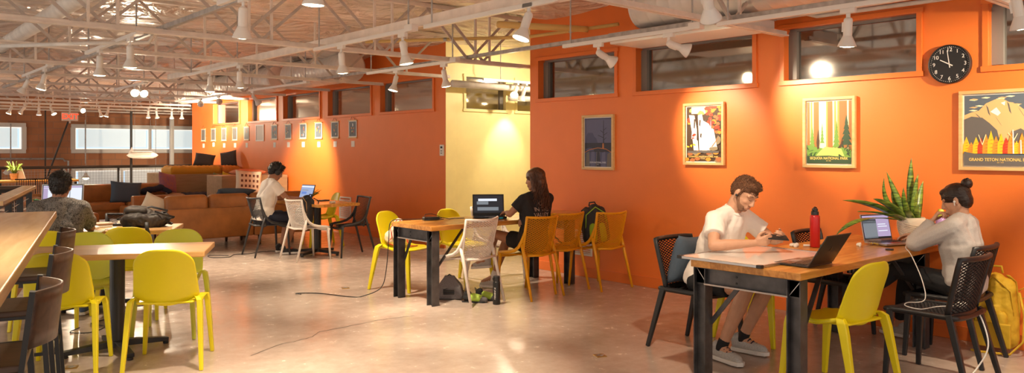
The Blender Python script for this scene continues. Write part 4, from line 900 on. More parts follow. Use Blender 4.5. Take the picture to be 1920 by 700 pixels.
# ================================================================ LOUNGE
def soft_box(c, sz, R=None, pin=.0, name='cushion', m=None, parent=None, bev=.04, seg=3):
    o = MB().box((0, 0, 0), sz).build(name, m or M_LEATH, None, mods=lambda o: None)
    q = o.modifiers.new('b', 'BEVEL'); q.width = bev; q.segments = seg; bake(o)
    for p in o.data.polygons: p.use_smooth = True
    o.location = c; o.parent = parent
    if R: o.rotation_euler = R
    return o
def sofa(label, loc, rz, L, seats, arms=(1, 1), h=.62, D=.92, top=.80):
    # local: length along x, back at y = 0, front at y = D
    t = thing('leather_sofa', label, 'sofa', loc, rz)
    soft_box((0, .06, (.16+h)/2), (L, .14, h-.16), None, name='back_panel', parent=t, bev=.02)
    soft_box((0, D/2, .25), (L-.02, D-.06, .18), None, name='base', parent=t, bev=.02)
    for s, a in zip((-1, 1), arms):
        if a: soft_box((s*(L/2-.08), D/2, .38), (.16, D, .46), None, name='arm', parent=t, bev=.03)
    x0, x1 = -L/2+(.17 if arms[0] else .01), L/2-(.17 if arms[1] else .01); w = (x1-x0)/seats
    for k in range(seats):
        c = x0+w*(k+.5); soft_box((c, D/2+.10, .40), (w-.01, D-.2, .16), None, name='seat_cushion', parent=t, bev=.045); soft_box((c, .22, .64), (w-.012, .20, .36), (-.16, 0, 0), name='back_cushion', parent=t, bev=.07, seg=4)
    for x in (-L/2+.12, L/2-.12):
        for y in (.08, D-.1): MB().lathe([(.018, 0), (.03, .16)], (x, y, 0), 12).build('leg', M_STOOLW, t, smooth=True)
    return t
sofa('tan leather sofa with its back to the camera left of headphones man', (4.24, 11.85, 0), 0, 1.45, 2, (1, 0))
sofa('tan leather sofa section right behind the man with headphones', (5.55, 11.85, 0), 0, 1.15, 1, (0, 1))
sofa('brown leather sofa facing the camera below the railing', (3.55, 17.3, 0), PI, 1.5, 2, (0, 1), .66)
sofa('brown leather sofa corner piece with dark throw beside the risers', (4.86, 17.3, 0), PI, 1.08, 1, (1, 0), .66)
t = thing('leather_ottoman', 'brown leather ottoman in front of the long brown sofa', 'ottoman', (3.05, 14.9, 0)); soft_box((0, 0, .31), (.7, .7, .24), name='cushion', parent=t, bev=.05)
for x in (-.28, .28):
    for y in (-.28, .28): MB().lathe([(.018, 0), (.028, .19)], (x, y, 0), 10).build('leg', M_STOOLW, t, smooth=True)
t = thing('armchair', 'brown leather armchair showing its wide arm beside the blue pillow', 'armchair', (4.62, 15.45, 0)); soft_box((0, 0, .42), (.95, .16, .46), name='arm', parent=t, bev=.03); soft_box((0, .45, .3), (.95, .8, .26), name='base', parent=t, bev=.04)
for x in (-.4, .4): MB().lathe([(.018, 0), (.03, .2)], (x, .0, 0), 10).build('leg', M_STOOLW, t, smooth=True)
# side table: round stump shape
p = fpt(238, 470); 
t = thing('side_table', 'small tapered wooden side table between the sofas', 'side table', (on_y(240, 345, 11.2).x, 11.2, 0)); MB().lathe([(.15, 0), (.17, .2), (.27, .5)], n=24, cap=False).lathe([(.27, .5), (.28, .52), (.27, .54), (.001, .54)], n=24, cap=False).build('tapered_body', M_MAPLE, t, smooth=False); MB().lathe([(.27, .53), (.272, .545)], n=24).build('top', M_PLY, t)
# plywood risers with cushions
t = thing('plywood_riser', 'tall plywood bleacher step against the far orange wall', 'riser', (6.2, 17.85, 0)); MB().box((0, .3, .49), (1.55, 1.7, .98)).build('step_box', M_PLY, t, bevel=.006)
t = thing('plywood_riser', 'low plywood bleacher step in front of the tall one', 'riser', (6.2, 16.91, 0)); MB().box((0, 0, .25), (1.55, .76, .5)).build('step_box', M_PLY, t, bevel=.006)
def tufted(name, label, c, sz, m, rz=0, group=None):
    nx, ny = 12, 6; v = MB()
    def f(u, w): 
        x, y = (u-.5)*sz[0], (w-.5)*sz[1]; d = abs(math.sin(u*PI*nx/2))*abs(math.sin(w*PI*ny/2)); return x, y, d
    top = [[Vector((f(i/24, j/12)[0], f(i/24, j/12)[1], sz[2]*(.5+.22*f(i/24, j/12)[2])*(1 if 0 < i < 24 and 0 < j < 12 else .7))) for i in range(25)] for j in range(13)]
    vs = [p for r in top for p in r]; n = len(vs); vs += [Vector((p.x, p.y, -sz[2]*.5)) for p in vs]
    fs = [(j*25+i, j*25+i+1, j*25+i+26, j*25+i+25) for j in range(12) for i in range(24)]; fs += [tuple(n+q for q in reversed(f_)) for f_ in fs]
    bd = [i for i in range(25)]+[j*25+24 for j in range(1, 13)]+[12*25+i for i in range(23, -1, -1)]+[j*25 for j in range(11, 0, -1)]
    for a, b in zip(bd, bd[1:]+bd[:1]): fs.append((a, a+n, b+n, b))
    v.add(vs, fs); o = v.build(name, m, smooth=True, loc=c, rot=(0, 0, rz)); return tag(o, label, 'cushion', group)
M_MUST = mat('mustard_cloth', (.55, .27, .02), .85, bump=.4, bscale=30); M_RUST = mat('rust_cloth', (.62, .22, .03), .85, bump=.4, bscale=30); M_DGREY = mat('charcoal_cloth', (.05, .045, .045), .9, bump=.4, bscale=30)
M_BLUEC = mat('slate_blue_cloth', (.07, .10, .14), .9, bump=.4, bscale=40); M_CORAL = mat('coral_cloth', (.70, .22, .10), .9, bump=.4, bscale=40); M_PINK = mat('faded_pink_cloth', (.38, .14, .13), .9, var=.4, vscale=20, col2=(.25, .12, .22))
M_GREENC = mat('green_floral_cloth', (.03, .12, .05), .9, var=.5, vscale=18, col2=(.35, .30, .15)); M_YELC = mat('mustard_stripe_cloth', (.60, .42, .03), .9); M_CREAM = mat('cream_cloth', (.78, .66, .50), .9, bump=.3, bscale=40); M_PAT = mat('pattern_brown', (.16, .06, .04), .9)
tufted('floor_cushion', 'mustard tufted cushion on top of the tall riser, left end', (5.98, 17.68, 1.05), (1.08, .68, .16), M_MUST)
tufted('floor_cushion', 'rust tufted cushion on top of the tall riser, right end', (6.76, 17.95, 1.05), (.42, 1.2, .16), M_RUST)
tufted('floor_cushion', 'navy tufted mat on the low riser', (5.95, 16.88, .54), (.8, .6, .09), M_NAVY); tufted('floor_cushion', 'folded navy mat lying on the mustard cushion', (5.75, 18.2, 1.0), (.3, .2, .05), M_NAVY)
def pillow(label, c, rot, m, w=.46, h=.46, th=.16, extra=None, name='throw_pillow'):
    n = 14; vs = []
    for sgn in (1, -1):
        for j in range(n+1):
            for i in range(n+1):
                u, v = 2*i/n-1, 2*j/n-1; q = (max(0, 1-u**4)*max(0, 1-v**4))**.6; pin = 1-.07*(1-abs(u)**2)*abs(v)**3; pin2 = 1-.07*(1-abs(v)**2)*abs(u)**3
                vs.append((u*w/2*pin2, sgn*th/2*q, v*h/2*pin))
    k = (n+1)**2; fs = [(j*(n+1)+i, j*(n+1)+i+1, (j+1)*(n+1)+i+1, (j+1)*(n+1)+i) for j in range(n) for i in range(n)]; fs += [tuple(k+a for a in reversed(f)) for f in fs]
    mb = MB().add(vs, fs); o = mb.build(name, m, smooth=True, loc=c, rot=rot)
    bm = bmesh.new(); bm.from_mesh(o.data); bmesh.ops.remove_doubles(bm, verts=bm.verts, dist=.0005); bm.to_mesh(o.data); bm.free()
    tag(o, label, 'pillow')
    if extra: extra(o, w, h, th)
    return o
p = on_y(383, 307, 17.85); pillow('dark grey pillow leaning on the mustard cushion, left one', (p.x, 17.85, 1.27), (-.5, .15, -.5), M_DGREY, .44, .34, .18)
p = on_y(431, 307, 19.0); pillow('dark grey pillow leaning near the wall on the rust cushion', (6.80, 17.65, 1.30), (-.3, -.2, -.8), M_DGREY, .40, .38, .16)
p = on_y(316, 342, 17.0); pillow('faded pink pillow leaning against the risers at left', (p.x, 17.05, .80), (-.3, .2, .5), M_PINK, .46, .46)
def strip(o, w, h, th): MB().box((w*.28, -th*.1, 0), (w*.22, th*.9, h*.86)).build('stripe', M_YELC, o, bevel=.01)
p = on_y(414, 346, 16.95); pillow('green patterned pillow with mustard side on the risers', (p.x, 16.95, .76), (-.25, .25, .1), M_GREENC, .40, .44, .14); pillow('mustard striped pillow directly behind the green patterned one', (p.x+.2, 17.08, .77), (-.2, .3, .15), M_YELC, .34, .46, .12)
def dots(o, w, h, th):
    d = MB()
    for r in range(3):
        for c in range(5): d.box((-.15+c*.075, -th*.46, .12-r*.1), (.035, .02, .045))
    d.build('block_print', M_PAT, o)
p = on_y(466, 343, 14.6); pillow('cream pillow with small brown printed squares beside the seated man', (p.x, 14.6, .88), (-.15, .08, -.05), M_CREAM, .52, .46, .14, dots)
p = on_y(462, 323, 15.1); pillow('coral pillow lying flat above the cream printed pillow', (p.x+.02, 15.1, 1.062), (PI/2-.1, .05, 0), M_CORAL, .62, .42, .12)
t = thing('plywood_shelf', 'plywood ledge under the coral pillow by the orange wall', 'ledge', (6.0, 15.2, 0)); MB().box((.3, .15, .5), (1.35, .8, 1.0)).build('ledge_box', M_PLY, t, bevel=.006); MB().box((.3, -.62, .32), (1.35, .72, .64)).build('lower_step', M_PLY, t, bevel=.006)
p = on_y(445, 361, 12.15); pillow('slate blue pillow lying on the tan sofa back', (p.x, 12.28, .80), (PI/2-.5, .05, 0), M_BLUEC, .62, .3, .12)
p = on_y(287, 379, 12.2); pillow('white pillow resting on the tan sofa arm', (p.x, 12.15, .66), (-.2, .45, -.2), M_CREAM, .36, .34, .13)
p = on_y(236, 362, 16.6); pillow('slate blue square pillow on the brown sofa facing the camera', (p.x, 16.6, .66), (-.25, .1, 0), M_BLUEC, .58, .44, .16)
t = blob(MB().cap((0, 0, 0), (.35, .05, .06), .07).cap((.35, .05, .06), (.5, 0, -.02), .05).cap((-.15, 0, -.02), (0, 0, 0), .05), 'throw_blanket', M_NAVY, vox=.012, disp=.03); t.location = (4.75, 16.85, .66); tag(t, 'dark rumpled throw over the brown sofa corner', 'blanket')
t = blob(MB().cap((0, 0, 0), (.5, 0, .02), .07).cap((.1, .1, 0), (.4, .12, .03), .06), 'throw_blanket', mat('tan_knit', (.42, .25, .10), .95, bump=.5, bscale=60), vox=.012, disp=.03); p = on_y(436, 356, 17.1); t.location = (p.x-.1, 17.2, .56); tag(t, 'tan knit throw bunched below the cream printed pillow', 'blanket')
# ================================================================ PEOPLE
V3 = Vector
def lerp(a, b, t): return V3(a)+(V3(b)-V3(a))*t
def hand(mb, Wp, d, nrm, side, curl=.5, s=1.0, spread=.0):
    # Wp wrist, d towards the fingers, nrm out of the palm, side +1 when the thumb leaves towards d x nrm
    Wp, d, nrm = V3(Wp), V3(d).normalized(), V3(nrm); nrm = (nrm-d*nrm.dot(d)).normalized(); lat = d.cross(nrm)*side
    for k, o in enumerate((.028, .010, -.009, -.026)):
        mb.cap(Wp+lat*o*.55*s+d*.012*s, Wp+lat*o*s+d*(.086-.006*abs(k-1))*s, .0135*s, .0125*s, 8)
    for k, (o, L) in enumerate(((.031, .90), (.0105, 1.0), (-.0105, .94), (-.030, .76))):
        p = Wp+lat*o*s+d*(.084-.006*abs(k-1))*s; c = curl*(1+.10*k); a = 0
        d0 = (d+lat*o*spread*20).normalized()
        for seg, r0, r1 in ((.044, .0100, .0092), (.027, .0092, .0086), (.022, .0086, .0072)):
            a += c; dd = d0*math.cos(a)+nrm*math.sin(a); q = p+dd*seg*L*s; mb.cap(p, q, r0*s, r1*s, 8); p = q
    t0 = Wp+lat*.022*s+d*.022*s; t1 = t0+(lat*.75+d*.65+nrm*.45).normalized()*.040*s; t2 = t1+(lat*.25+d*.85+nrm*.5).normalized()*.030*s; t3 = t2+(d*.9+nrm*.35-lat*.1).normalized()*.024*s
    mb.cap(t0, t1, .0145*s, .0115*s, 8).cap(t1, t2, .0115*s, .010*s, 8).cap(t2, t3, .010*s, .008*s, 8)
def head_frame(f, up):
    f = V3(f).normalized(); up = V3(up); up = (up-f*up.dot(f)).normalized(); l = up.cross(f)
    return f, up, l, Matrix((f, l, up)).transposed()
def add_head(mb, c, f, up, neck, beard=0, s=1.0, nr=.055):
    f, u, l, R = head_frame(f, up); c = V3(c); P = lambda a, b, h: c+f*a*s+l*b*s+u*h*s
    mb.ell(P(-.012, 0, .028), (.098*s, .076*s, .092*s), 16, R); mb.ell(P(.022, 0, -.020), (.070*s, .063*s, .082*s), 16, R)
    mb.ell(P(.060, 0, -.092), (.026*s, .026*s, .022*s), 12, R)
    for q in (-1, 1):
        mb.cap(P(-.005, q*.052, -.045), P(.050, q*.018, -.092), .020*s, .020*s, 10)
        mb.ell(P(.055, q*.034, -.022), (.026*s, .022*s, .022*s), 10, R)
        mb.ell(P(-.008, q*.079, -.006), (.019*s, .008*s, .031*s), 10, R); mb.ell(P(-.014, q*.084, .004), (.012*s, .006*s, .022*s), 8, R)
        mb.cap(P(.080, q*.012, .030), P(.070, q*.045, .030), .012*s, .012*s, 8)
        mb.cap(P(.099, q*.009, -.030), P(.096, q*.010, -.030), .009*s, .009*s, 8)
    mb.cap(P(.088, 0, .018), P(.107, 0, -.024), .008*s, .0115*s, 10)
    mb.cap(P(.086, -.018, -.054), P(.086, .018, -.054), .0085*s, .0085*s, 8).cap(P(.083, -.015, -.067), P(.083, .015, -.067), .0095*s, .0095*s, 8)
    mb.ell(P(.070, 0, -.06), (.026*s, .034*s, .026*s), 10, R)
    mb.cap(P(-.022, 0, -.045), V3(neck), nr*s, (nr+.006)*s, 14)
    return P, R
def limbs(mb, J, fem=1.0, feet=True):
    for S in 'LR':
        sh, el, wr = V3(J['sh'+S]), V3(J['el'+S]), V3(J['wr'+S])
        mb.cap(sh, lerp(sh, el, .45), .050*fem, .047*fem).cap(lerp(sh, el, .45), el, .047*fem, .037*fem)
        mb.cap(el, lerp(el, wr, .3), .038*fem, .041*fem).cap(lerp(el, wr, .3), wr, .041*fem, .025*fem)
        h = J['h'+S]; hand(mb, wr, h[0], h[1], h[2], h[3], h[4] if len(h) > 4 else .95)
        hp, kn, an = V3(J['hp'+S]), V3(J['kn'+S]), V3(J['an'+S]); q = lerp(kn, an, .3)
        mb.cap(hp, lerp(hp, kn, .5), .088*fem, .074*fem).cap(lerp(hp, kn, .5), kn, .074*fem, .055*fem).cap(kn, q, .053*fem, .057*fem).cap(q, an, .057*fem, .034*fem)
        mb.cap(an, J['to'+S], .035, .026)
def torso(mb, J, g=0.0, top=True, fem=1.0):
    pel, ch, nk = V3(J['pel']), V3(J['ch']), V3(J['nk']); a = (V3(J['shL'])-V3(J['shR'])).normalized(); ah = (V3(J['hpL'])-V3(J['hpR'])).normalized()
    for q in (-1, 1):
        mb.cap(pel+ah*q*.075, lerp(pel, ch, .5)+a*q*.055, .112*fem+g, .100*fem+g); mb.cap(lerp(pel, ch, .5)+a*q*.055, ch+a*q*.075, .100*fem+g, .108*fem+g)
        mb.cap(ch+a*q*.075, V3(J['sh'+('L' if q > 0 else 'R')])-a*q*.015, .105*fem+g, .058*fem+g)
        mb.cap(V3(J['sh'+('L' if q > 0 else 'R')])-a*q*.01, nk, .052*fem+g, .050*fem+g*.6)
    mb.cap(ch, lerp(ch, nk, .75), .105*fem+g, .075*fem+g).cap(pel, ch, .120*fem+g, .118*fem+g).cap(ch, lerp(V3(J['shL']), V3(J['shR']), .5), .116*fem+g, .090*fem+g)
def shoe(name, heel, toe, m, parent, sole=M_RUBW, s=1.0, accent=None):
    heel, toe = V3(heel), V3(toe); d = (toe-heel).normalized(); up = V3((0, 0, 1)); up = (up-d*up.dot(d)).normalized(); l = up.cross(d); P = lambda a, b, h: heel+d*a*s+l*b*s+up*h*s
    L = MB(); L.cap(P(.03, 0, .045), P(.10, 0, .045), .036*s, .040*s).cap(P(.10, 0, .042), P(.205, 0, .030), .040*s, .032*s).cap(P(.02, 0, .075), P(.04, 0, .085), .033*s, .037*s).cap(P(.17, .012, .03), P(.215, 0, .028), .034*s, .026*s)
    o = blob(L, name, m, parent, .006, 4)
    sp = [(-.012, .0), (0, .030), (.06, .034), (.12, .038), (.19, .045), (.235, .034), (.255, .0), (.235, -.034), (.19, -.043), (.12, -.036), (.06, -.034), (0, -.030)]
    MB().poly([P(a, b, -.004) for a, b in sp], up*.026*s).build('sole', sole, o, bevel=.005)
    z = MB()
    for k in range(4): a = .095+.022*k; h = .088-.011*k; z.tube([P(a, -.026, h-.002), P(a+.008, 0, h+.012), P(a, .026, h-.002)], .004*s, 6)
    z.build('laces', accent or M_RUBW, o, smooth=True)
    return o
def strands(name, m, parent, roots, L, r=.006, curl=.014, freq=34, out=.02, seed=1):
    R = random.Random(seed); b = MB()
    for p, d in roots:
        p = V3(p); d = V3(d).normalized(); x, y, _ = frame_of(d); ph = R.random()*6; ln = L*R.uniform(.75, 1.08); pts = []; rr = []
        n = 16
        for i in range(n+1):
            t = i/n; c = curl*min(1, t*1.6); q = p+d*ln*t+x*c*math.cos(ph+t*ln*freq)+y*c*math.sin(ph+t*ln*freq); pts.append(q); rr.append(r*(1-.5*t))
        b.tube(pts, rr, 5)
    return b.build(name, m, parent, smooth=True)
def person(name, label, loc, rz, J, skin, vox=.006, fem=1.0, hs=1.0, nr=.055):
    b = MB(); torso(b, J, -.006, fem=fem); limbs(b, J, fem); P, R = add_head(b, J['hd'], J['hf'], J['hu'], J['nk'], s=hs, nr=nr)
    o = blob(b, name, skin, None, vox, 3); o.location = loc; o.rotation_euler = (0, 0, rz); tag(o, label, 'person'); return o, P, R
def fuzz(o, n, L, m, sweep=(0, 0, 0), seed=1, r=.0016, zmin=-9):
    R_ = random.Random(seed); me = o.data; b = MB(); sw = V3(sweep); vs = me.vertices
    for k in range(n):
        v = vs[R_.randrange(len(vs))]
        if v.co.z < zmin: continue
        nn = v.normal.copy(); t_ = (sw-nn*sw.dot(nn))+V3((R_.uniform(-.25, .25), R_.uniform(-.25, .25), R_.uniform(-.25, .25))); d1 = (nn*.13+t_*.9).normalized(); ln = L*R_.uniform(.6, 1.2); p = v.co-nn*.002
        b.tube([p, p+d1*ln*.5+nn*ln*.06, p+d1*ln*.95-nn*ln*.02], [r, r*.9, r*.3], 4)
    return tag(b.build('hair_strands', m, o, smooth=True), kind='stuff')
M_EYE = mat('eye_white', (.7, .66, .6), .3); M_LID = mat('dark_brown_detail', (.03, .015, .01), .6)
def face_bits(o, P, s=1.0, hair=M_HAIRB, lips=True, down=True):
    for q in (-1, 1):
        MB().tube([P(.087, q*.018, .035), P(.088, q*.032, .040), P(.078, q*.050, .034)], [.0022*s, .003*s, .0015*s], 6).build('eyebrow', hair, o, smooth=True)
        MB().tube([P(.0875, q*.018, .007), P(.0895, q*.024, .0045), P(.0885, q*.031, .0035), P(.086, q*.038, .0045), P(.081, q*.044, .007)], .0013*s, 5).build('eyelashes', M_LID, o, smooth=True)
    if lips: MB().tube([P(.087, -.020, -.0605), P(.0965, 0, -.0595), P(.087, .020, -.0605)], [.002, .0042, .002], 6).build('lips', mat('lips', (.45, .16, .12), .5), o, smooth=True)
# ---- man in the white tee at the right table
J = dict(pel=(0, 0, .555), ch=(.135, 0, .835), nk=(.235, -.005, 1.055), hd=(.335, -.01, 1.185), hf=(.80, -.10, -.58), hu=(.58, 0, .80), shL=(.215, .175, 1.00), shR=(.205, -.185, 1.00), elL=(.37, .31, .835), elR=(.30, -.345, .835), wrL=(.555, .09, .865), wrR=(.50, -.145, .855),
    hL=((.55, -.55, .22), (-.3, -.8, .35), -1, .62), hR=((.75, .42, .22), (-.1, .9, .25), 1, .62), hpL=(.02, .095, .53), hpR=(.02, -.095, .53), knL=(.44, .13, .53), knR=(.44, -.15, .53), anL=(.24, .11, .10), anR=(.28, -.22, .10), toL=(.36, .12, .05), toR=(.40, -.24, .05))
locD = (4.95, 3.43, 0)
o, P, R = person('person', 'man in white tee sitting at the right table looking down at a phone', locD, -PI/2, J, M_SKIN, .005)
face_bits(o, P)
h = MB(); h.ell(P(-.018, 0, .046), (.098, .080, .084), 16, R).ell(P(-.052, 0, .015), (.060, .074, .076), 14, R).ell(P(.035, 0, .094), (.058, .060, .036), 12, R).ell(P(.048, .01, .104), (.035, .038, .026), 10, R)
for q in (-1, 1): h.cap(P(.018, q*.070, .04), P(.010, q*.072, -.005), .012, .009, 8)
hh = blob(h, 'hair', mat('auburn_brown_hair', (.13, .050, .018), .55, bump=1.0, bscale=150, var=.3, vscale=60), o, .006, 2, disp=.012); fuzz(hh, 2200, .017, MATS['auburn_brown_hair'], (.35, .1, .45), 2)
bd = MB(); 
for q in (-1, 1): bd.cap(P(.006, q*.056, -.025), P(.046, q*.030, -.085), .019, .021, 10); bd.cap(P(.03, q*.045, -.05), P(.062, q*.026, -.07), .016, .016, 10); bd.cap(P(.082, q*.021, -.052), P(.088, 0, -.045), .005, .005, 8)
bd.cap(P(.055, -.022, -.094), P(.055, .022, -.094), .021, .021, 10).ell(P(.068, 0, -.088), (.020, .024, .018), 10, R)
blob(bd, 'beard', mat('stubble_brown', (.27, .135, .075), .8, bump=.6, bscale=250, var=.25, vscale=200), o, .005, 3)
for q in (-1, 1): tag(MB().ell(P(.004, q*.088, -.010), .0095, 10).build('earbud', M_BLACK, o, smooth=True))
s = MB(); torso(s, J, .014)
for S in 'LR': s.cap(J['sh'+S], lerp(J['sh'+S], J['el'+S], .62), .070, .072, 14, e1=False)
blob(s, 't_shirt', M_TEE, o, .007, 4, disp=.02, cuts=[((.0, 0, .50), (-.1, 0, -1))])
MB().tube([V3(J['nk'])+V3((.058*math.cos(a)+.010, .070*math.sin(a), .008-.040*math.cos(a))) for a in [2*PI*k/20 for k in range(21)]], .006, 6).build('collar', M_TEE, o, smooth=True)
s = MB()
for S in 'LR': s.cap(J['hp'+S], lerp(J['hp'+S], J['kn'+S], .66), .100, .088, 14, e1=False)
s.cap(J['hpL'], J['hpR'], .112)
blob(s, 'shorts', M_BLKC, o, .008, 4, disp=.015)
for S, hl, to in (('L', (.165, .10, .012), (.42, .135, .012)), ('R', (.20, -.20, .012), (.46, -.25, .012))):
    MB().cap(J['an'+S], lerp(J['an'+S], J['kn'+S], .12), .040, .040).build('sock', M_BLKC, o, smooth=True); shoe('shoe', hl, to, M_SHOEG, o, accent=M_NAVY, s=1.12)
ph = thing('smartphone', 'dark smartphone held by the man in the white tee', 'phone', (4.925, 2.83, .895), -YAW); MB().box((0, 0, 0), (.148, .074, .008), (.35, .08, 0)).build('phone_body', M_BLACK, ph, bevel=.002); MB().box((0, -.0012, .0045), (.138, .066, .001), (.35, .08, 0)).build('screen', M_FACE, ph)
# ---- woman in the grey sweatshirt
J = dict(pel=(0, 0, .56), ch=(.03, 0, .82), nk=(.02, .01, 1.01), hd=(.055, .02, 1.135), hf=(.88, .20, -.36), hu=(.36, 0, .93), shL=(.03, .155, .955), shR=(.03, -.155, .955), elL=(.27, .185, .825), elR=(.20, -.24, .84), wrL=(.185, .115, .985), wrR=(.43, -.24, .845),
    hL=((-.35, -.45, .75), (-.75, -.35, -.3), 1, .85), hR=((.95, .05, -.12), (0, 0, -1), 1, .35), hpL=(.02, .085, .53), hpR=(.02, -.085, .53), knL=(.45, .06, .60), knR=(.46, -.14, .53), anL=(.76, .05, .33), anR=(.60, -.33, .10), toL=(.88, .05, .24), toR=(.72, -.36, .05))
o, P, R = person('person', 'woman in grey sweatshirt with hair bun leaning her cheek on a hand', (6.10, 2.03, 0), PI/2, J, M_SKIN, .005, .88, .93, .046)
face_bits(o, P, .93, M_HAIRD)
h = MB(); h.ell(P(-.016, 0, .044), (.101, .082, .088), 16, R).ell(P(-.055, 0, .0), (.060, .072, .078), 14, R).ell(P(.042, 0, .088), (.045, .055, .030), 12, R)
for q in (-1, 1): h.cap(P(.02, q*.066, .045), P(-.01, q*.070, .015), .016, .014, 8)
blob(h, 'hair', mat('sleek_dark_brown_hair', (.022, .010, .006), .36, bump=.6, bscale=90, stretch=(.3, 1, 1)), o, .005, 4)
h = MB().ell(P(-.115, 0, .100), (.040, .044, .040), 14, R); 
for k in range(5): a = k*1.25; h.cap(P(-.115+.02*math.cos(a), .03*math.sin(a), .10+.02*math.cos(a*1.7)), P(-.115+.03*math.cos(a+1), .03*math.sin(a+1.2), .10+.03*math.sin(a)), .012, .012, 8)
blob(h, 'hair_bun', MATS['sleek_dark_brown_hair'], o, .004, 2)
MB().lathe([(.026, 0), (.028, .012)], P(-.088, 0, .086), 14, d=(P(-.115, 0, .1)-P(-.088, 0, .086))).build('hair_tie', M_BLACK, o)
for q in (-1, 1): MB().ell(P(.004, q*.088, -.008), .009, 10).cap(P(.006, q*.088, -.010), P(.012, q*.088, -.034), .0035, .0035, 8).build('earbud', M_WHITEP, o, smooth=True)
s = MB(); torso(s, J, .024, fem=.92)
for S in 'LR':
    sh, el, wr = J['sh'+S], J['el'+S], J['wr'+S]; s.cap(sh, el, .068, .064).cap(el, lerp(el, wr, .80), .066, .046, 14)
blob(s, 'sweatshirt', M_SWEAT, o, .007, 6, disp=.012)
for S in 'LR': a, b = lerp(J['el'+S], J['wr'+S], .80), lerp(J['el'+S], J['wr'+S], .98); MB().lathe([(.040, 0), (.038, (b-a).length), (.034, (b-a).length)], a, 16, d=(b-a), cap=False).build('cuff', M_SWEAT, o, smooth=True)
s = MB()
for S in 'LR': hp, kn, an = J['hp'+S], J['kn'+S], J['an'+S]; q = lerp(kn, an, .3); s.cap(hp, kn, .095, .062).cap(kn, q, .060, .060).cap(q, lerp(kn, an, .86), .060, .040, 12, e1=False)
s.cap(J['hpL'], J['hpR'], .105); blob(s, 'leggings', M_BLKC, o, .007, 3)
shoe('shoe', (.52, -.305, .012), (.77, -.365, .012), M_SHOEG, o, accent=M_BLACK, s=.98); shoe('shoe', (.71, .05, .235), (.93, .06, .11), M_SHOEB, o, accent=M_SHOEG, s=.95)
# ---- long haired woman at the middle table
J = dict(pel=(0, 0, .56), ch=(.0, -.03, .83), nk=(.0, -.05, 1.04), hd=(.03, -.055, 1.185), hf=(.93, .35, -.12), hu=(.1, 0, 1), shL=(.015, .12, .985), shR=(-.01, -.215, .985), elL=(.10, .235, .835), elR=(.14, -.20, .80), wrL=(.30, .10, .835), wrR=(.085, .055, .825),
    hL=((.8, -.4, 0), (0, 0, -1), 1, .3), hR=((-.25, .8, -.55), (-.55, .1, -.8), -1, .3), hpL=(.02, .085, .53), hpR=(.02, -.085, .53), knL=(.42, .16, .60), knR=(.42, .0, .53), anL=(.42, .30, .33), anR=(.50, .12, .12), toL=(.55, .36, .26), toR=(.62, .17, .06))
o, P, R = person('person', 'woman in black tee with long curly hair seated with her back to camera', (5.50, 5.95, 0), PI/2, J, M_SKIN2, .006, .88, .95, .046)
face_bits(o, P, .95, M_HAIRD)
h = MB(); h.ell(P(-.018, 0, .045), (.108, .088, .092), 16, R).ell(P(-.065, 0, -.03), (.065, .082, .10), 14, R).cap(P(-.068, 0, -.05), P(-.085, 0, -.20), .066, .030, 12)
for q in (-1, 1): h.cap(P(.0, q*.078, .03), P(-.03, q*.088, -.12), .022, .028, 8)
blob(h, 'hair', M_CURL, o, .007, 3, disp=.02); RR = random.Random(4); roots = []
for k in range(330):
    a = RR.uniform(-1.8, 1.8); rr = RR.uniform(.80, 1.10); p_ = P(-.022-.092*math.cos(a)*rr, .090*math.sin(a)*rr, RR.uniform(-.08, .085)); q_ = P(-.022-.12*math.cos(a)*rr, .105*math.sin(a)*rr, -.35); roots.append((p_, (q_-p_)))
strands('hair_curls', M_CURL, o, roots, .27, .0036, .011, 52, seed=8)
s = MB(); torso(s, J, .013, fem=.9)
for S in 'LR': s.cap(J['sh'+S], lerp(J['sh'+S], J['el'+S], .62), .062, .060, 14, e1=False)
ts = blob(s, 't_shirt', M_BLKC, o, .007, 3, disp=.012)
def on_back(txt, z, size, y=-.03):
    q = text_mb(txt, size, 'shirt_lettering', mat('shirt_print', (.62, .52, .46), .8), ts, (-.30, y, z), Matrix(((0, 0, -1), (-1, 0, 0), (0, 1, 0))), .0005, bold=.001)
    m_ = q.modifiers.new('w', 'SHRINKWRAP'); m_.target = ts; m_.wrap_method = 'PROJECT'; m_.use_project_x = True; m_.use_project_y = False; m_.use_project_z = False; m_.use_positive_direction = True; m_.use_negative_direction = False; m_.offset = .003; m_.project_limit = .6
    bpy.context.view_layer.update(); bake(q)
on_back('OU', .945, .06, -.04); on_back('IN THE', .885, .056); on_back('VALLEY', .828, .056, -.02)
s = MB()
for S in 'LR': s.cap(J['hp'+S], lerp(J['hp'+S], J['kn'+S], .5), .098, .088, 14, e1=False)
s.cap(J['hpL'], J['hpR'], .108); blob(s, 'shorts', M_BLKC, o, .008, 3, disp=.012)
M_NEON = mat('neon_green', (.45, .85, .05), .6)
shoe('shoe', (.36, .275, .26), (.56, .36, .235), M_SHOEG, o, accent=M_NEON, s=.95); shoe('shoe', (.44, .10, .012), (.66, .19, .012), M_SHOEG, o, s=.95)
MB().cap((.50, .12, .10), (.49, .11, .17), .038, .037).build('sock', M_RUBW, o, smooth=True)
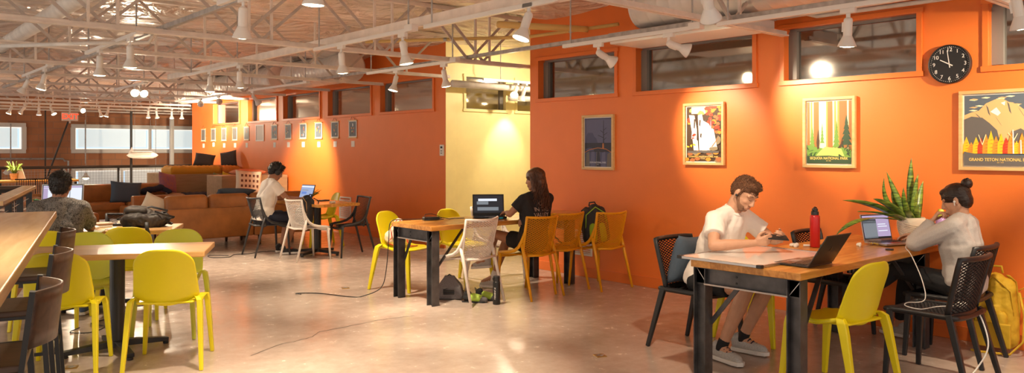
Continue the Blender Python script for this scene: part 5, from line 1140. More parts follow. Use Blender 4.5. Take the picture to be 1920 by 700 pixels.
# ---- man with headphones far
J = dict(pel=(0, 0, .555), ch=(.06, 0, .83), nk=(.12, 0, 1.06), hd=(.19, 0, 1.185), hf=(.88, 0, -.45), hu=(.45, 0, .88), shL=(.11, .185, 1.0), shR=(.10, -.185, 1.0), elL=(.26, .25, .80), elR=(.27, -.24, .80), wrL=(.48, .10, .80), wrR=(.48, -.12, .80),
    hL=((1, -.15, 0), (0, 0, -1), 1, .3), hR=((1, .15, 0), (0, 0, -1), -1, .3), hpL=(.02, .095, .53), hpR=(.02, -.095, .53), knL=(.44, .13, .53), knR=(.44, -.14, .53), anL=(.32, .12, .10), anR=(.28, -.14, .10), toL=(.44, .13, .05), toR=(.40, -.16, .05))
o, P, R = person('person', 'man in white tee wearing black headphones at the far table', (4.60, 10.66, 0), -.05, J, M_SKIN2, .008)
face_bits(o, P, 1, M_HAIRD)
h = MB(); h.ell(P(-.020, 0, .050), (.104, .087, .092), 16, R).ell(P(-.06, 0, .01), (.062, .078, .085), 14, R).ell(P(.045, 0, .096), (.055, .062, .036), 12, R)
hh = blob(h, 'hair', M_HAIRD, o, .008, 2, disp=.018); fuzz(hh, 700, .032, M_HAIRD, (.6, 0, .1), 3)
s = MB(); torso(s, J, .016)
for S in 'LR': s.cap(J['sh'+S], lerp(J['sh'+S], J['el'+S], .55), .070, .072, 14, e1=False)
blob(s, 't_shirt', M_TEE, o, .009, 4, disp=.02, cuts=[((0, 0, .50), (-.1, 0, -1))])
s = MB()
for S in 'LR': s.cap(J['hp'+S], lerp(J['hp'+S], J['kn'+S], .75), .100, .090, 14, e1=False)
s.cap(J['hpL'], J['hpR'], .112); blob(s, 'shorts', M_NAVY, o, .009, 3, disp=.015)
for S, hl, to in (('L', (.24, .11, .012), (.48, .14, .012)), ('R', (.21, -.13, .012), (.45, -.18, .012))): shoe('shoe', hl, to, M_SHOEB, o, accent=mat('red_lace', (.6, .03, .02), .6), s=1.05)
hp_ = thing('headphones', 'black over-ear headphones worn by the man at the far table', 'headphones', (4.60, 10.66, 0), -.05)
for q in (-1, 1): MB().lathe([(.030, -.012), (.040, -.008), (.042, .010), (.036, .022), (.02, .026)], P(-.004, q*.088, -.006), 18, d=(P(0, q, 0)-P(0, 0, 0))).build('ear_cup', M_BLACK, hp_, smooth=True)
MB().tube([P(-.006, .098*math.sin(a), .035+.115*math.cos(a)) for a in [(-1.75+3.5*k/16) for k in range(17)]], .008, 8, flat=1.6).build('headband', M_BLACK, hp_, smooth=True)
# ---- man in the patterned shirt, seen from behind
J = dict(pel=(0, 0, .555), ch=(.06, 0, .83), nk=(.09, 0, 1.045), hd=(.13, 0, 1.175), hf=(.97, .05, -.24), hu=(.24, 0, .97), shL=(.07, .175, .99), shR=(.07, -.18, .99), elL=(.22, .26, .80), elR=(.25, -.21, .80), wrL=(.42, .16, .82), wrR=(.42, -.12, .82),
    hL=((1, -.3, 0), (0, 0, -1), 1, .3), hR=((.8, .5, .3), (0, .4, -.8), -1, .4), hpL=(.02, .095, .53), hpR=(.02, -.095, .53), knL=(.44, .14, .53), knR=(.44, -.14, .53), anL=(.36, .13, .10), anR=(.36, -.14, .10), toL=(.48, .14, .05), toR=(.48, -.16, .05))
locA = (1.44, 7.64, 0)
o, P, R = person('person', 'dark haired man in a grey patterned shirt seen from behind at left', locA, AN, J, M_SKIN2, .006, 1.04)
face_bits(o, P, 1, M_HAIRD)
h = MB(); h.ell(P(-.022, 0, .048), (.104, .088, .094), 16, R).ell(P(-.058, 0, .0), (.062, .076, .082), 14, R).ell(P(.04, 0, .098), (.065, .066, .038), 12, R)
hh = blob(h, 'hair', M_HAIRD, o, .007, 2, disp=.015); fuzz(hh, 2200, .021, M_HAIRD, (.2, .2, -.3), 4)
def paisley():
    m = mat('grey_paisley_cloth', (.3, .28, .25), .85, bump=.4, bscale=16); nt = m.node_tree; b = nt.nodes['Principled BSDF']; tc = nt.nodes.new('ShaderNodeTexCoord')
    v = nt.nodes.new('ShaderNodeTexNoise'); v.inputs['Scale'].default_value = 34; v.inputs['Detail'].default_value = 3; v.inputs['Distortion'].default_value = 2.2; nt.links.new(tc.outputs['Object'], v.inputs[0])
    r = nt.nodes.new('ShaderNodeValToRGB'); r.color_ramp.interpolation = 'CONSTANT'; e = r.color_ramp.elements; e[0].color = (.06, .055, .05, 1); e[1].position = .5; e[1].color = (.24, .22, .20, 1); e.new(.44).color = (.17, .155, .14, 1); e.new(.54).color = (.08, .072, .066, 1); e.new(.62).color = (.22, .20, .18, 1)
    nt.links.new(v.outputs['Fac'], r.inputs[0]); nt.links.new(r.outputs[0], b.inputs['Base Color']); return m
s = MB(); torso(s, J, .018, fem=1.03)
for S in 'LR': s.cap(J['sh'+S], lerp(J['sh'+S], J['el'+S], .8), .074, .070, 14, e1=False)
blob(s, 'patterned_shirt', paisley(), o, .008, 4, disp=.022)
MB().tube([V3(J['nk'])+V3((.06*math.cos(a)+.0, .068*math.sin(a), .012-.012*math.cos(a))) for a in [2*PI*k/20 for k in range(21)]], .008, 6).build('collar', M_NAVY, o, smooth=True)
s = MB()
for S in 'LR': s.cap(J['hp'+S], J['kn'+S], .100, .072).cap(J['kn'+S], lerp(J['kn'+S], J['an'+S], .9), .070, .050, 12, e1=False)
s.cap(J['hpL'], J['hpR'], .112); blob(s, 'trousers', M_NAVY, o, .009, 3)
for q in (1, -1): shoe('shoe', (.27, q*.13, .012), (.52, q*.15, .012), mat('blue_shoe', (.08, .12, .22), .8), o)
# ================================================================ THINGS ON TABLES, CHAIRS AND FLOOR
def laptop(label, c, rz, open_deg, body, scr_m, w=.32, dpt=.225, drawn=None, back_mark=None):
    # local: keyboard towards -y, hinge at y = 0, screen faces -y
    t = thing('laptop', label, 'laptop', c, rz)
    MB().box((0, -dpt/2, .009), (w, dpt, .014)).build('keyboard_base', body, t, bevel=.003)
    k = MB()
    for j in range(5):
        for i in range(13): k.box((-w*.42+i*w*.07, -.035-j*.019, .0175), (w*.058, .015, .003))
    k.build('keys', M_BLACK, t); MB().box((0, -dpt*.76, .0168), (w*.32, dpt*.3, .0012)).build('trackpad', mat('trackpad_grey', (.22, .22, .23), .3), t)
    a = math.radians(open_deg-90); lid = bpy.data.objects.new('lid', None)
    m = MB().box((0, .004, dpt/2), (w, .007, dpt)).build('lid', body, t, bevel=.002); m.location = (0, -.002, .016); m.rotation_euler = (-a, 0, 0)
    MB().box((0, -.0005, dpt/2+.004), (w*.955, .002, dpt*.9)).build('bezel', M_BLACK, m); d = MB().box((0, -.002, dpt/2+.006), (w*.92, .0015, dpt*.82)); mm = [scr_m]
    if drawn:
        for (u0, v0, u1, v1, mt) in drawn:
            if mt not in mm: mm.append(mt)
            d.box(((u0+u1-1)/2*w*.92, -.0032, dpt*.096+(v0+v1)/2*dpt*.82), ((u1-u0)*w*.92, .001, (v1-v0)*dpt*.82), None, mm.index(mt))
    d.build('screen', mm, m)
    if back_mark: MB().ell((0, .0085, dpt*.5), (.012, .001, .014), 12).ell((.002, .0085, dpt*.5+.018), (.004, .001, .006), 8).build('back_emblem', back_mark, m)
    return t
E_WHT = emis('screen_white', (.85, .9, 1), 1.0); E_BLU = emis('screen_blue', (.12, .28, .8), .8); E_LBL = emis('screen_light_blue', (.35, .48, .8), .8); E_LIL = emis('screen_lilac', (.70, .55, .85), .7); E_DRK = emis('screen_dark', (.05, .05, .06), .5); E_GRY = emis('screen_grey', (.45, .5, .55), .5)
M_MAROON = mat('maroon_shell', (.22, .025, .03), .4)
laptop('open dark grey laptop on the right table, its back to the camera', (4.67, 2.385, .771), PI, 122, M_DALU, E_DRK, .31, .23, None, mat('emblem_dark', (.012, .012, .012), .2))
laptop('maroon framed laptop with lilac screen in front of the plant', (6.18, 2.68, .774), -.32, 102, M_ALU, E_LIL, .30, .21, [(.0, .0, .5, .8, E_GRY), (.0, .68, .5, .86, E_DRK), (.55, .3, .9, .34, E_WHT), (.55, .5, .9, .54, E_WHT), (.55, .6, .85, .64, E_WHT), (0, 0, 1, .06, E_DRK)]).children[3].data.materials[0] = M_MAROON
laptop('black laptop with a dark game screen on the middle table', (5.40, 6.56, .771), -.62, 106, M_BLACKP, E_DRK, .345, .235, [(.12, .15, .85, .35, E_GRY), (.15, .7, .8, .84, E_WHT), (.1, .5, .5, .68, E_GRY), (.6, .45, .9, .55, E_DRK)])
laptop('laptop with pale blue screen at the far pedestal table', (5.22, 10.60, .762), -1.4, 108, M_DALU, E_LBL, .32, .225, [(.0, .86, 1, .96, E_WHT), (.08, .6, .6, .66, E_GRY), (.1, .3, .5, .5, E_BLU)])
# man A's raised laptop
c = V3((1.93, 8.08, 0)); n_ = V3((.447, .894, 0)); d_ = V3((.894, -.447, 0)); q = c-d_*.40+n_*.10
t = thing('laptop_stand', 'laptop stand under the bright screen of the patterned shirt man', 'stand', (q.x, q.y, .762), A3); MB().bar((-.1, -.2, .003), (-.1, .0, .145), .03, .006).bar((.1, -.2, .003), (.1, .0, .145), .03, .006).box((0, -.12, .004), (.24, .2, .006)).box((0, -.06, .15), (.26, .2, .006)).build('stand_frame', M_ALU, t, bevel=.001)
laptop('bright screened laptop in front of the man in the patterned shirt', (q.x+n_.x*.02, q.y+n_.y*.02, .915), A3, 100, M_ALU, E_WHT, .36, .25, [(.3, .83, .62, .87, E_BLU), (.3, .7, .55, .75, E_BLU), (.68, .1, .7, .9, E_GRY), (0, .92, 1, 1, E_LIL), (.0, .0, .12, .9, E_LIL), (.35, .5, .5, .53, E_GRY), (.35, .35, .6, .38, E_GRY)])
# whiteboard
t = thing('whiteboard', 'white dry erase board lying flat on the right table', 'whiteboard', (4.74, 2.88, .771)); MB().box((0, 0, .008), (.90, .60, .012)).build('board', mat('glossy_white_board', (.82, .78, .74), .08, coat=.5), t)
f = MB()
for s in (-1, 1): f.box((0, s*.302, .009), (.92, .014, .017)).box((s*.452, 0, .009), (.014, .60, .017))
f.build('rim', M_ALU, t, bevel=.002); f = MB()
for a in (-1, 1):
    for b in (-1, 1): f = MB().box((a*.448, b*.298, .010), (.036, .036, .021)).build('corner_cap', M_BLACK, t, bevel=.004)
def bottle(name, label, loc, prof, m, cap_prof, cm, handle=None, text=None):
    t = thing(name, label, 'bottle', loc); MB().lathe(prof, n=28).build('bottle_body', m, t, smooth=True, bevel=0); o = MB().lathe(cap_prof, n=24).build('cap', cm, t, smooth=False)
    if handle: MB().tube(handle, .005, 6).build('carry_loop', cm, t, smooth=True)
    return t
M_RED = mat('red_bottle_enamel', (.48, .012, .012), .3); M_LAV = mat('lavender_enamel', (.52, .32, .66), .35); M_LIM = mat('lime_lid', (.62, .65, .08), .5)
p = fpt(1528, 464, .77)
bottle('water_bottle', 'tall red water bottle with black lid on the right table', (p.x, p.y, .771), [(.001, 0), (.033, .0), (.036, .004), (.036, .225), (.034, .238), (.027, .243)], M_RED, [(.028, .243), (.028, .268), (.022, .272), (.022, .290), (.010, .294)], M_BLACK, [(-.025, 0, .27), (-.022, 0, .295), (0, 0, .302), (.022, 0, .295), (.025, 0, .27)])
bottle('water_bottle', 'lavender water bottle with lime lid behind the woman in grey', (6.6, 2.375, .771), [(.001, 0), (.036, 0), (.038, .004), (.038, .17), (.034, .19), (.026, .20)], M_LAV, [(.028, .20), (.030, .225), (.026, .24), (.016, .262)], M_LIM)
p = fpt(931, 571, 0)
t = bottle('water_bottle', 'matte black water bottle standing on the floor by the shoes', (p.x, p.y, 0), [(.001, 0), (.034, 0), (.036, .004), (.036, .215), (.032, .225)], mat('matte_black_bottle', (.012, .012, .013), .55), [(.032, .225), (.033, .228), (.033, .270), (.03, .276), (.001, .276)], M_BLACK, [(-.03, .0, .262), (-.055, -.01, .262), (-.06, -.02, .245), (-.05, -.02, .24)])
Rb = Matrix.Rotation(-YAW-.45, 3, 'Z') @ Matrix(((1, 0, 0), (0, 0, -1), (0, 1, 0))) @ Matrix.Rotation(-PI/2, 3, 'Z')
dv = V3((math.sin(-(-YAW-.45))*-1, -math.cos(-YAW-.45), 0)); q = Matrix.Rotation(-YAW-.45, 3, 'Z') @ V3((0, -.0365, .11)); text_mb('X UNBREEU', .022, 'bottle_lettering', M_CW, t, q, Rb, .0008)
# plant
p0 = V3((6.47, 2.545, .771)); t = thing('potted_plant', 'snake plant in a white woven pot on the right table', 'plant', p0)
M_POT = mat('ribbed_cream_pot', (.74, .64, .50), .8, bump=.3, bscale=30)
L = MB()
prof = [(.055, 0), (.066, .006), (.085, .05), (.101, .105), (.105, .15), (.100, .185), (.093, .195), (.088, .19), (.085, .16)]
L.lathe(prof, n=32, cap=False).lathe([(.001, 0), (.055, 0)], n=32, cap=False); L.build('pot', M_POT, t, smooth=True)
for k in range(11):
    L = MB(); z0 = .02+.014*k; R0 = lambda z: .105-.05*((.14-z)/.14)**2*1.0 if z < .14 else .105-.012*((z-.14)/.05)**2
    pts = [V3((math.cos(a)*(R0(min(.18, z0+.03*math.sin(a+.5)))+.001), math.sin(a)*(R0(min(.18, z0+.03*math.sin(a+.5)))+.001), z0+.03*math.sin(a+.5))) for a in [2*PI*i/28 for i in range(28)]]
    pts.append(pts[0]); L.tube(pts, .0028, 5, cap=False).build('woven_rib', M_POT, t, smooth=True)
MB().lathe([(.001, .165), (.086, .165)], n=24, cap=False).build('soil', mat('soil', (.04, .025, .015), .95), t)
def leafmat():
    m = mat('snake_plant_leaf', (.10, .20, .03), .35); nt = m.node_tree; b = nt.nodes['Principled BSDF']; tc = nt.nodes.new('ShaderNodeTexCoord'); n = nt.nodes.new('ShaderNodeTexNoise'); mp = nt.nodes.new('ShaderNodeMapping'); mp.inputs['Scale'].default_value = (3, 3, 16)
    n.inputs['Scale'].default_value = 3.2; n.inputs['Detail'].default_value = 4; n.inputs['Distortion'].default_value = 1; nt.links.new(tc.outputs['Object'], mp.inputs[0]); nt.links.new(mp.outputs[0], n.inputs[0]); r = nt.nodes.new('ShaderNodeValToRGB'); e = r.color_ramp.elements; e[0].position = .38; e[0].color = (.035, .085, .012, 1); e[1].position = .62; e[1].color = (.24, .36, .05, 1)
    nt.links.new(n.outputs[0], r.inputs[0]); nt.links.new(r.outputs[0], b.inputs['Base Color']); return m
M_LEAF = leafmat()
def leaf(base, mid, tip, w, m, parent, twist=0, n=12, name='leaf'):
    base, mid, tip = V3(base), V3(mid), V3(tip); L = MB(); R = []; side = None
    for i in range(n+1):
        t_ = i/n; p = base*(1-t_)**2+mid*2*t_*(1-t_)+tip*t_*t_; d = (mid-base)*(1-t_)+(tip-mid)*t_; d.normalize()
        if side is None: side = V3((CS, -SN, 0)); 
        s = (Matrix.Rotation(twist, 3, d) @ side); s = (s-d*s.dot(d)).normalized(); nn = d.cross(s)
        ww = w*(.62+.38*math.sin(min(1, t_*1.8)*PI/2))*(max(0.02, 1-t_**3.2)); c = ww*.22
        R.append([p-s*ww+nn*c, p-s*ww*.5+nn*c*.3, p-nn*.003, p+s*ww*.5+nn*c*.3, p+s*ww+nn*c, p+s*ww*.5+nn*(c*.3+.004), p+nn*.004, p-s*ww*.5+nn*(c*.3+.004)])
    L.rings(R).build(name, m, parent, smooth=True)
def rp(px, py, dep): a, b = ray(px); return V3((a*dep, b*dep, EYE-(py-HOR)*dep/F_PX))-p0
for (px, py, mx, my, dep, w, bx_) in ((1709, 296, 1706, 350, 6.2, .028, .01), (1722, 326, 1712, 365, 6.15, .022, .03), (1731, 340, 1722, 375, 6.25, .026, .05), (1662, 322, 1684, 375, 6.2, .024, -.02), (1658, 333, 1650, 385, 6.1, .018, -.04), (1675, 345, 1668, 385, 6.25, .018, -.01), (1580, 376, 1640, 378, 5.95, .026, -.05), (1608, 397, 1655, 397, 5.95, .020, -.05), (1566, 443, 1605, 395, 5.85, .020, -.05), (1724, 382, 1712, 400, 6.05, .022, .05), (1637, 373, 1670, 380, 5.95, .026, -.03), (1694, 352, 1693, 385, 6.05, .020, 0), (1672, 402, 1680, 402, 5.95, .018, -.04), (1700, 390, 1700, 400, 6.0, .024, .02), (1718, 360, 1706, 385, 6.1, .02, .03)):
    leaf((bx_*CS, -bx_*SN, .16), rp(mx, my, dep), rp(px, py, dep), w*1.3, M_LEAF, t)
# small table things at right
def lie(name, label, cat, px, py, z, fn, rz=0):
    p = fpt(px, py, z); t = thing(name, label, cat, (p.x, p.y, z), rz); fn(t); return t
def f_container(t):
    o = MB().rings([[V3((a*(.05+.008*h/.04), b*(.038+.008*h/.04), h)) for a, b in ((-1, -1), (1, -1), (1, 1), (-1, 1))] for h in (.0015, .04)]); o.build('tray', M_CLEAR, t); g = MB(); R_ = random.Random(2)
    for k in range(14): g.ell((R_.uniform(-.035, .035), R_.uniform(-.026, .026), .012), (.009, .007, .006), 6)
    tag(g.build('snack_pieces', M_YELC, t, smooth=True), kind='stuff')
lie('snack_container', 'clear plastic snack container with yellow bits on the right table', 'container', 1640, 460, .771, f_container, .3)
lie('marker_pen', 'white marker pen with green cap beside the red bottle', 'marker', 1522, 463, .771, lambda t: (MB().tube([(-.06, 0, .009), (.035, 0, .009)], .008, 10).build('barrel', M_WHITEP, t), MB().tube([(.035, 0, .009), (.07, 0, .009)], .009, 10).build('cap', mat('green_cap', (.02, .25, .12), .4), t)), -.9)
def f_mug(t): MB().lathe([(.001, 0), (.034, .002), (.042, .03), (.040, .065), (.030, .085)], n=20).build('case_body', M_RED, t, smooth=True); MB().lathe([(.0425, .028), (.0432, .036), (.0425, .044)], n=20, cap=False).build('white_band', M_WHITEP, t)
lie('travel_cup', 'small red and white cup behind the dark grey laptop', 'cup', 1551, 478, .771, f_mug)
def crumple(nm, m, r=.045):
    def f(t): 
        R_ = random.Random(6); b = MB()
        for k in range(7): b.ell((R_.uniform(-r, r), R_.uniform(-r, r)*.6, .012), (r*.5, r*.4, .010+.012*R_.random()), 8)
        blob(b, nm, m, t, .005, 2, disp=.012)
    return f
lie('crumpled_napkin', 'crumpled white napkin beyond the phone on the right table', 'napkin', 1488, 463, .771, crumple('napkin', M_PAPER))
lie('crumpled_napkin', 'small white napkin between the cup and the snack container', 'napkin', 1610, 462, .771, crumple('napkin', M_PAPER, .025))
lie('black_coaster', 'flat black round object on the table edge near the maroon laptop', 'coaster', 1668, 469, .771, lambda t: MB().lathe([(.001, 0), (.028, 0), (.028, .008), (.001, .009)], n=20, cap=False).build('disc', M_BLACK, t))
def f_stripe(t):
    MB().box((0, 0, .03), (.24, .2, .058)).build('cloth', M_WHITEP, t, bevel=.01); s = MB()
    for k in range(7): s.box((0, -.09+.03*k, .0595), (.236, .013, .002)).box((-.1205, -.09+.03*k, .03), (.001, .013, .05))
    s.build('dark_stripes', M_BLACK, t)
lie('folded_cloth', 'folded black and white striped cloth on the chair under the right table', 'cloth', 1618, 512, .468, f_stripe, .2)
# cables
def cable(label, pts, r, m, plug=None):
    P_ = [V3(p) for p in pts]; out = []
    for i in range(len(P_)-1):
        a, b, c, d = P_[max(0, i-1)], P_[i], P_[i+1], P_[min(len(P_)-1, i+2)]
        for k in range(8): t_ = k/8; out.append(.5*((2*b)+(c-a)*t_+(2*a-5*b+4*c-d)*t_*t_+(3*b-a-3*c+d)*t_**3))
    out.append(P_[-1]); o = MB().tube(out, r, 6).build('cable', m, smooth=True); tag(o, label, 'cable')
    if plug: MB().box(plug[0], plug[1], plug[2]).build('plug', m, o, bevel=.003)
    return o
cable('white charging cable looping from the maroon laptop onto the empty black chair', [(6.05, 2.42, .785), (5.90, 2.36, .78), (5.80, 2.28, .74), (5.62, 2.14, .60), (5.55, 2.10, .485), (5.42, 2.16, .475), (5.30, 2.12, .475), (5.28, 2.02, .472), (5.45, 1.98, .472), (5.55, 1.90, .475)], .0035, M_WHITEP, ((5.58, 1.87, .482), (.09, .06, .028), (0, 0, .8)))
cable('white mains lead falling from the empty black chair to the floor', [(5.60, 1.83, .48), (5.56, 1.76, .42), (5.5, 1.70, .26), (5.42, 1.74, .12), (5.30, 1.80, .01), (5.2, 1.72, .008)], .005, M_WHITEP)
cable('black power cord from the middle table end to the floor outlet', [(4.75, 6.50, .785), (4.55, 6.66, .785), (4.38, 6.70, .79), (4.26, 6.74, .77), (4.235, 6.74, .6), (4.22, 6.76, .3), (4.18, 6.8, .10), (4.05, 6.95, .008), (3.95, 7.02, .006), (3.80, 7.4, .006), (3.62, 7.55, .008), (3.60, 7.40, .02)], .0045, M_BLACK)
cable('black wire tangle on the floor behind the headphones man', [(4.2, 10.9, .006), (4.0, 11.1, .006), (3.95, 10.85, .006), (4.15, 10.75, .006), (4.3, 10.95, .006), (4.5, 10.9, .006), (4.8, 11.0, .006), (5.1, 10.7, .006)], .005, M_BLACK)
cable('loose black and white wires on the floor under the pedestal tables', [(1.55, 7.3, .006), (1.45, 7.15, .006), (1.58, 7.05, .006), (1.72, 7.2, .006), (1.66, 7.4, .006), (1.8, 7.5, .006)], .004, M_BLACK)
# middle table things
def f_brick(t): MB().box((0, 0, .017), (.17, .075, .032)).build('brick_body', M_BLACK, t, bevel=.005); MB().tube([(.085, 0, .015), (.14, .02, .02), (.2, -.02, .006), (.28, .03, .006), (.38, .0, .006)], .004, 6).tube([(-.085, 0, .015), (-.05, .03, .06), (.02, .045, .062), (.09, .03, .04), (.12, -.01, .02), (.0, -.06, .005), (-.08, -.05, .005)], .0035, 6).build('lead', M_BLACK, t, smooth=True)
lie('power_brick', 'black laptop power brick with coiled lead on the middle table', 'power brick', 808, 413, .771, f_brick, -.25)
lie('usb_hub', 'small black hub with blue light right of the dark game laptop', 'hub', 933, 411, .771, lambda t: (MB().box((0, 0, .012), (.20, .07, .022)).build('hub_body', M_BLACK, t, bevel=.003), MB().box((.02, -.036, .012), (.05, .002, .01)).build('status_light', emis('teal_glow', (.02, .25, .25), .6), t)), .0)
lie('paper_coaster', 'small dark disc on the wall end of the middle table', 'coaster', 1093, 402, .771, lambda t: MB().lathe([(.001, 0), (.045, 0), (.045, .006), (.001, .007)], n=20, cap=False).build('disc', M_BLACK, t))
# ---- floor things by the middle table
def climbing_shoe(label, loc, rz):
    t = thing('climbing_shoe', label, 'shoe', loc, rz)
    blob(MB().cap((-.08, 0, .045), (.0, 0, .050), .034, .038).cap((0, 0, .048), (.10, .0, .032), .040, .030).cap((-.075, 0, .08), (-.06, 0, .09), .032, .030), 'shoe_upper', M_SHOEB, t, .006, 4)
    blob(MB().cap((-.01, 0, .05), (.065, 0, .040), .0425, .0375), 'green_side_panel', mat('lime_rubber', (.42, .62, .08), .6), t, .006, 3); blob(MB().cap((.075, 0, .034), (.115, 0, .028), .0365, .028), 'toe_rubber', mat('grey_rubber', (.10, .095, .10), .6), t, .006, 3)
    MB().poly([(-.115, -.03, 0), (0, -.034, 0), (.1, -.036, 0), (.14, 0, 0), (.1, .036, 0), (0, .034, 0), (-.115, .03, 0)], (0, 0, .014)).build('sole', M_BLACK, t, bevel=.003)
    b = MB(); 
    for k in range(4): b.tube([(-.04+.025*k, -.028, .085-.008*k), (-.03+.025*k, 0, .096-.009*k), (-.04+.025*k, .028, .085-.008*k)], .004, 6)
    b.tube([(-.09, 0, .1), (-.115, 0, .12), (-.105, 0, .09)], .004, 6); b.build('laces', M_SHOEB, t, smooth=True)
p = fpt(892, 568); climbing_shoe('green and black climbing shoe, left one, beside the grey pouch', (p.x, p.y+.03, 0), -.95)
p = fpt(914, 564); climbing_shoe('green and black climbing shoe, right one, beside the black bottle', (p.x, p.y+.03, 0), -1.05)
p = fpt(852, 562); t = thing('chalk_bag', 'grey roll-top bag with black straps on the floor under white chair', 'bag', (p.x, p.y+.08, 0), -.75)
o = MB().rings([[V3((a*w, b*d, h)) for a, b in ((-1, -1), (1, -1), (1, 1), (-1, 1))] for w, d, h in ((.135, .08, .003), (.14, .085, .04), (.12, .075, .13), (.075, .05, .19), (.055, .035, .215), (.05, .012, .235))]).build('bag_body', mat('grey_canvas', (.17, .16, .17), .9, var=.2, vscale=150, bump=.4, bscale=30), t, bevel=.02)
MB().box((.0, -.088, .065), (.11, .012, .02), (.15, 0, 0)).box((0, -.086, .09), (.11, .012, .02), (.15, 0, 0)).build('side_buckle', M_BLACK, t, bevel=.003); MB().tube([(-.12, -.03, .15), (-.05, -.075, .10), (.05, -.06, .14), (.1, -.02, .17)], .009, 8, flat=.5).build('strap', M_BLACK, t, smooth=True); MB().tube([(-.06, 0, .2), (0, -.01, .245), (.06, 0, .2)], .007, 8).build('handle', M_BLACK, t, smooth=True)
# ---- bags
def bpack(label, loc, rot, body, accent, w=.30, d=.17, h=.44, cut=None, front=None, name='backpack', straps=True, dp=.02):
    t = thing(name, label, 'backpack', loc); t.rotation_euler = rot; z = lambda q: q*h
    b = MB()
    for q in (-1, 1): b.cap((q*(w/2-.07), 0, z(.16)), (q*(w/2-.085), .01, z(.78)), .075, .07, 14)
    b.cap((0, 0, z(.17)), (0, 0, z(.84)), .085, .072, 14).cap((0, -.04, z(.15)), (0, -.035, z(.5)), .072, .066, 14)
    blob(b, 'main_compartment', body, t, .007, 2, disp=dp)
    b = MB(); 
    for q in (-1, 1): b.cap((q*.055, -.085, z(.14)), (q*.05, -.08, z(.44)), .045, .042)
    blob(b, 'front_pocket', front or body, t, .009, 3, disp=.01)
    for q in ((-1, 1) if straps else ()): MB().tube([(q*.07, .06, z(.92)), (q*.10, .12, z(.84)), (q*.12, .14, z(.5)), (q*.11, .09, z(.12))], .020, 8, flat=.35).build('shoulder_strap', body, t, smooth=True)
    MB().tube([(-.04, .04, z(.95)), (-.03, .05, z(1.03)), (.03, .05, z(1.03)), (.04, .04, z(.95))], .009, 8).build('top_handle', body, t, smooth=True)
    MB().tube([(-w*.42, -.04, z(.35)), (-w*.36, -.055, z(.75)), (0, -.07, z(.93)), (w*.36, -.055, z(.75)), (w*.42, -.04, z(.35))], .006, 6).build('zip', accent, t, smooth=True)
    return t
M_BPB = mat('black_nylon', (.02, .02, .024), .6, bump=.3, bscale=40); M_BPG = mat('bright_green_nylon', (.32, .55, .03), .6); M_BPN = mat('brown_black_nylon', (.035, .028, .025), .6, bump=.4, bscale=40, var=.3, vscale=10); M_BPY = mat('yellow_canvas', (.58, .36, .015), .75, bump=.4, bscale=30)
bpack('black and green backpack sitting on the amber chair by the wall', (6.39, 5.86, .465), (.0, -.10, -.55), M_BPB, M_BPG, front=M_BPG)
t = bpack('brown-black backpack lying flat on the pedestal table by the tan sofa', (2.08, 8.04, .835), (-PI/2, 0, A3-PI/2), M_BPN, M_BPB, .30, .15, .42, straps=False, dp=.05)
MB().tube([(.10, -.08, .30), (.15, -.05, .40), (.10, -.02, .47), (.04, .0, .40)], .012, 6, flat=.4).build('shoulder_strap', M_BPB, t, smooth=True); MB().tube([(-.13, -.06, .05), (-.05, -.10, .10), (-.03, -.115, .25), (-.10, -.07, .38)], .010, 6, flat=.4).build('compression_strap', M_BPB, t, smooth=True)
bpack('black backpack hanging over the far white lattice chair', (4.88, 9.92, .48), (-.1, 0, -PI/2), M_BPB, mat('tan_zip', (.5, .28, .1), .6), .28, .16, .40)
t = bpack('tall yellow backpack on the floor against the orange wall at right', (6.53, 1.97, .01), (.0, 0, -PI/2+.1), M_BPY, M_BPY, .30, .15, .60)
MB().box((0, -.115, .13), (.24, .03, .18)).build('buckled_pocket', M_BPY, t, bevel=.01); MB().tube([(.16, -.04, .45), (.20, -.10, .30), (.19, -.08, .10), (.12, -.16, .012), (-.05, -.2, .012), (-.12, -.19, .012)], .009, 6, flat=.4).tube([(.15, 0, .46), (.21, .02, .50), (.22, 0, .44), (.17, -.02, .40)], .010, 6, flat=.4).build('loose_strap', M_BPY, t, smooth=True)
# strap over the yellow chair
tag(MB().tube([(2.13, 7.45, .845), (2.10, 7.375, .852), (2.095, 7.335, .80), (2.12, 7.345, .70)], .016, 8, flat=.25).build('loose_strap', M_BPB, smooth=True), 'black strap dangling over the back of the yellow chair', 'strap')
# drawstring bag on the yellow chair
t = thing('drawstring_bag', 'white drawstring bag with red cord on the yellow chair', 'bag', (4.60, 7.12, .465), -.8)
b = MB().cap((-.07, 0, .09), (.07, 0, .09), .085, .085).cap((0, 0, .10), (0, 0, .24), .10, .055).cap((-.05, 0, .1), (-.03, 0, .22), .075, .05).cap((.05, 0, .1), (.03, 0, .22), .075, .05); blob(b, 'bag_body', mat('natural_cotton', (.74, .62, .50), .9, bump=.3, bscale=30), t, .008, 3, disp=.025, cuts=[((0, 0, .005), (0, 0, -1))])
M_RC = mat('red_cord', (.65, .04, .02), .6); MB().tube([(0, -.06, .29), (-.07, -.09, .2), (-.05, -.105, .1), (-.1, -.10, .04), (.0, -.13, .01), (.1, -.14, .01)], .005, 6).tube([(.02, -.05, .29), (.09, -.08, .18), (.12, -.1, .05), (.16, -.12, .01), (.22, -.06, .01)], .005, 6).build('red_cord', M_RC, t, smooth=True)
MB().box((.02, -.112, .14), (.05, .003, .05), (.2, 0, .1)).build('red_print', M_RC, t)
# grey cushion behind man D
pillow('slate grey cushion squeezed between the seated man and his black chair', (4.93, 3.60, .66), (.22, .08, .10), M_BLUEC, .38, .38, .12, name='seat_cushion')
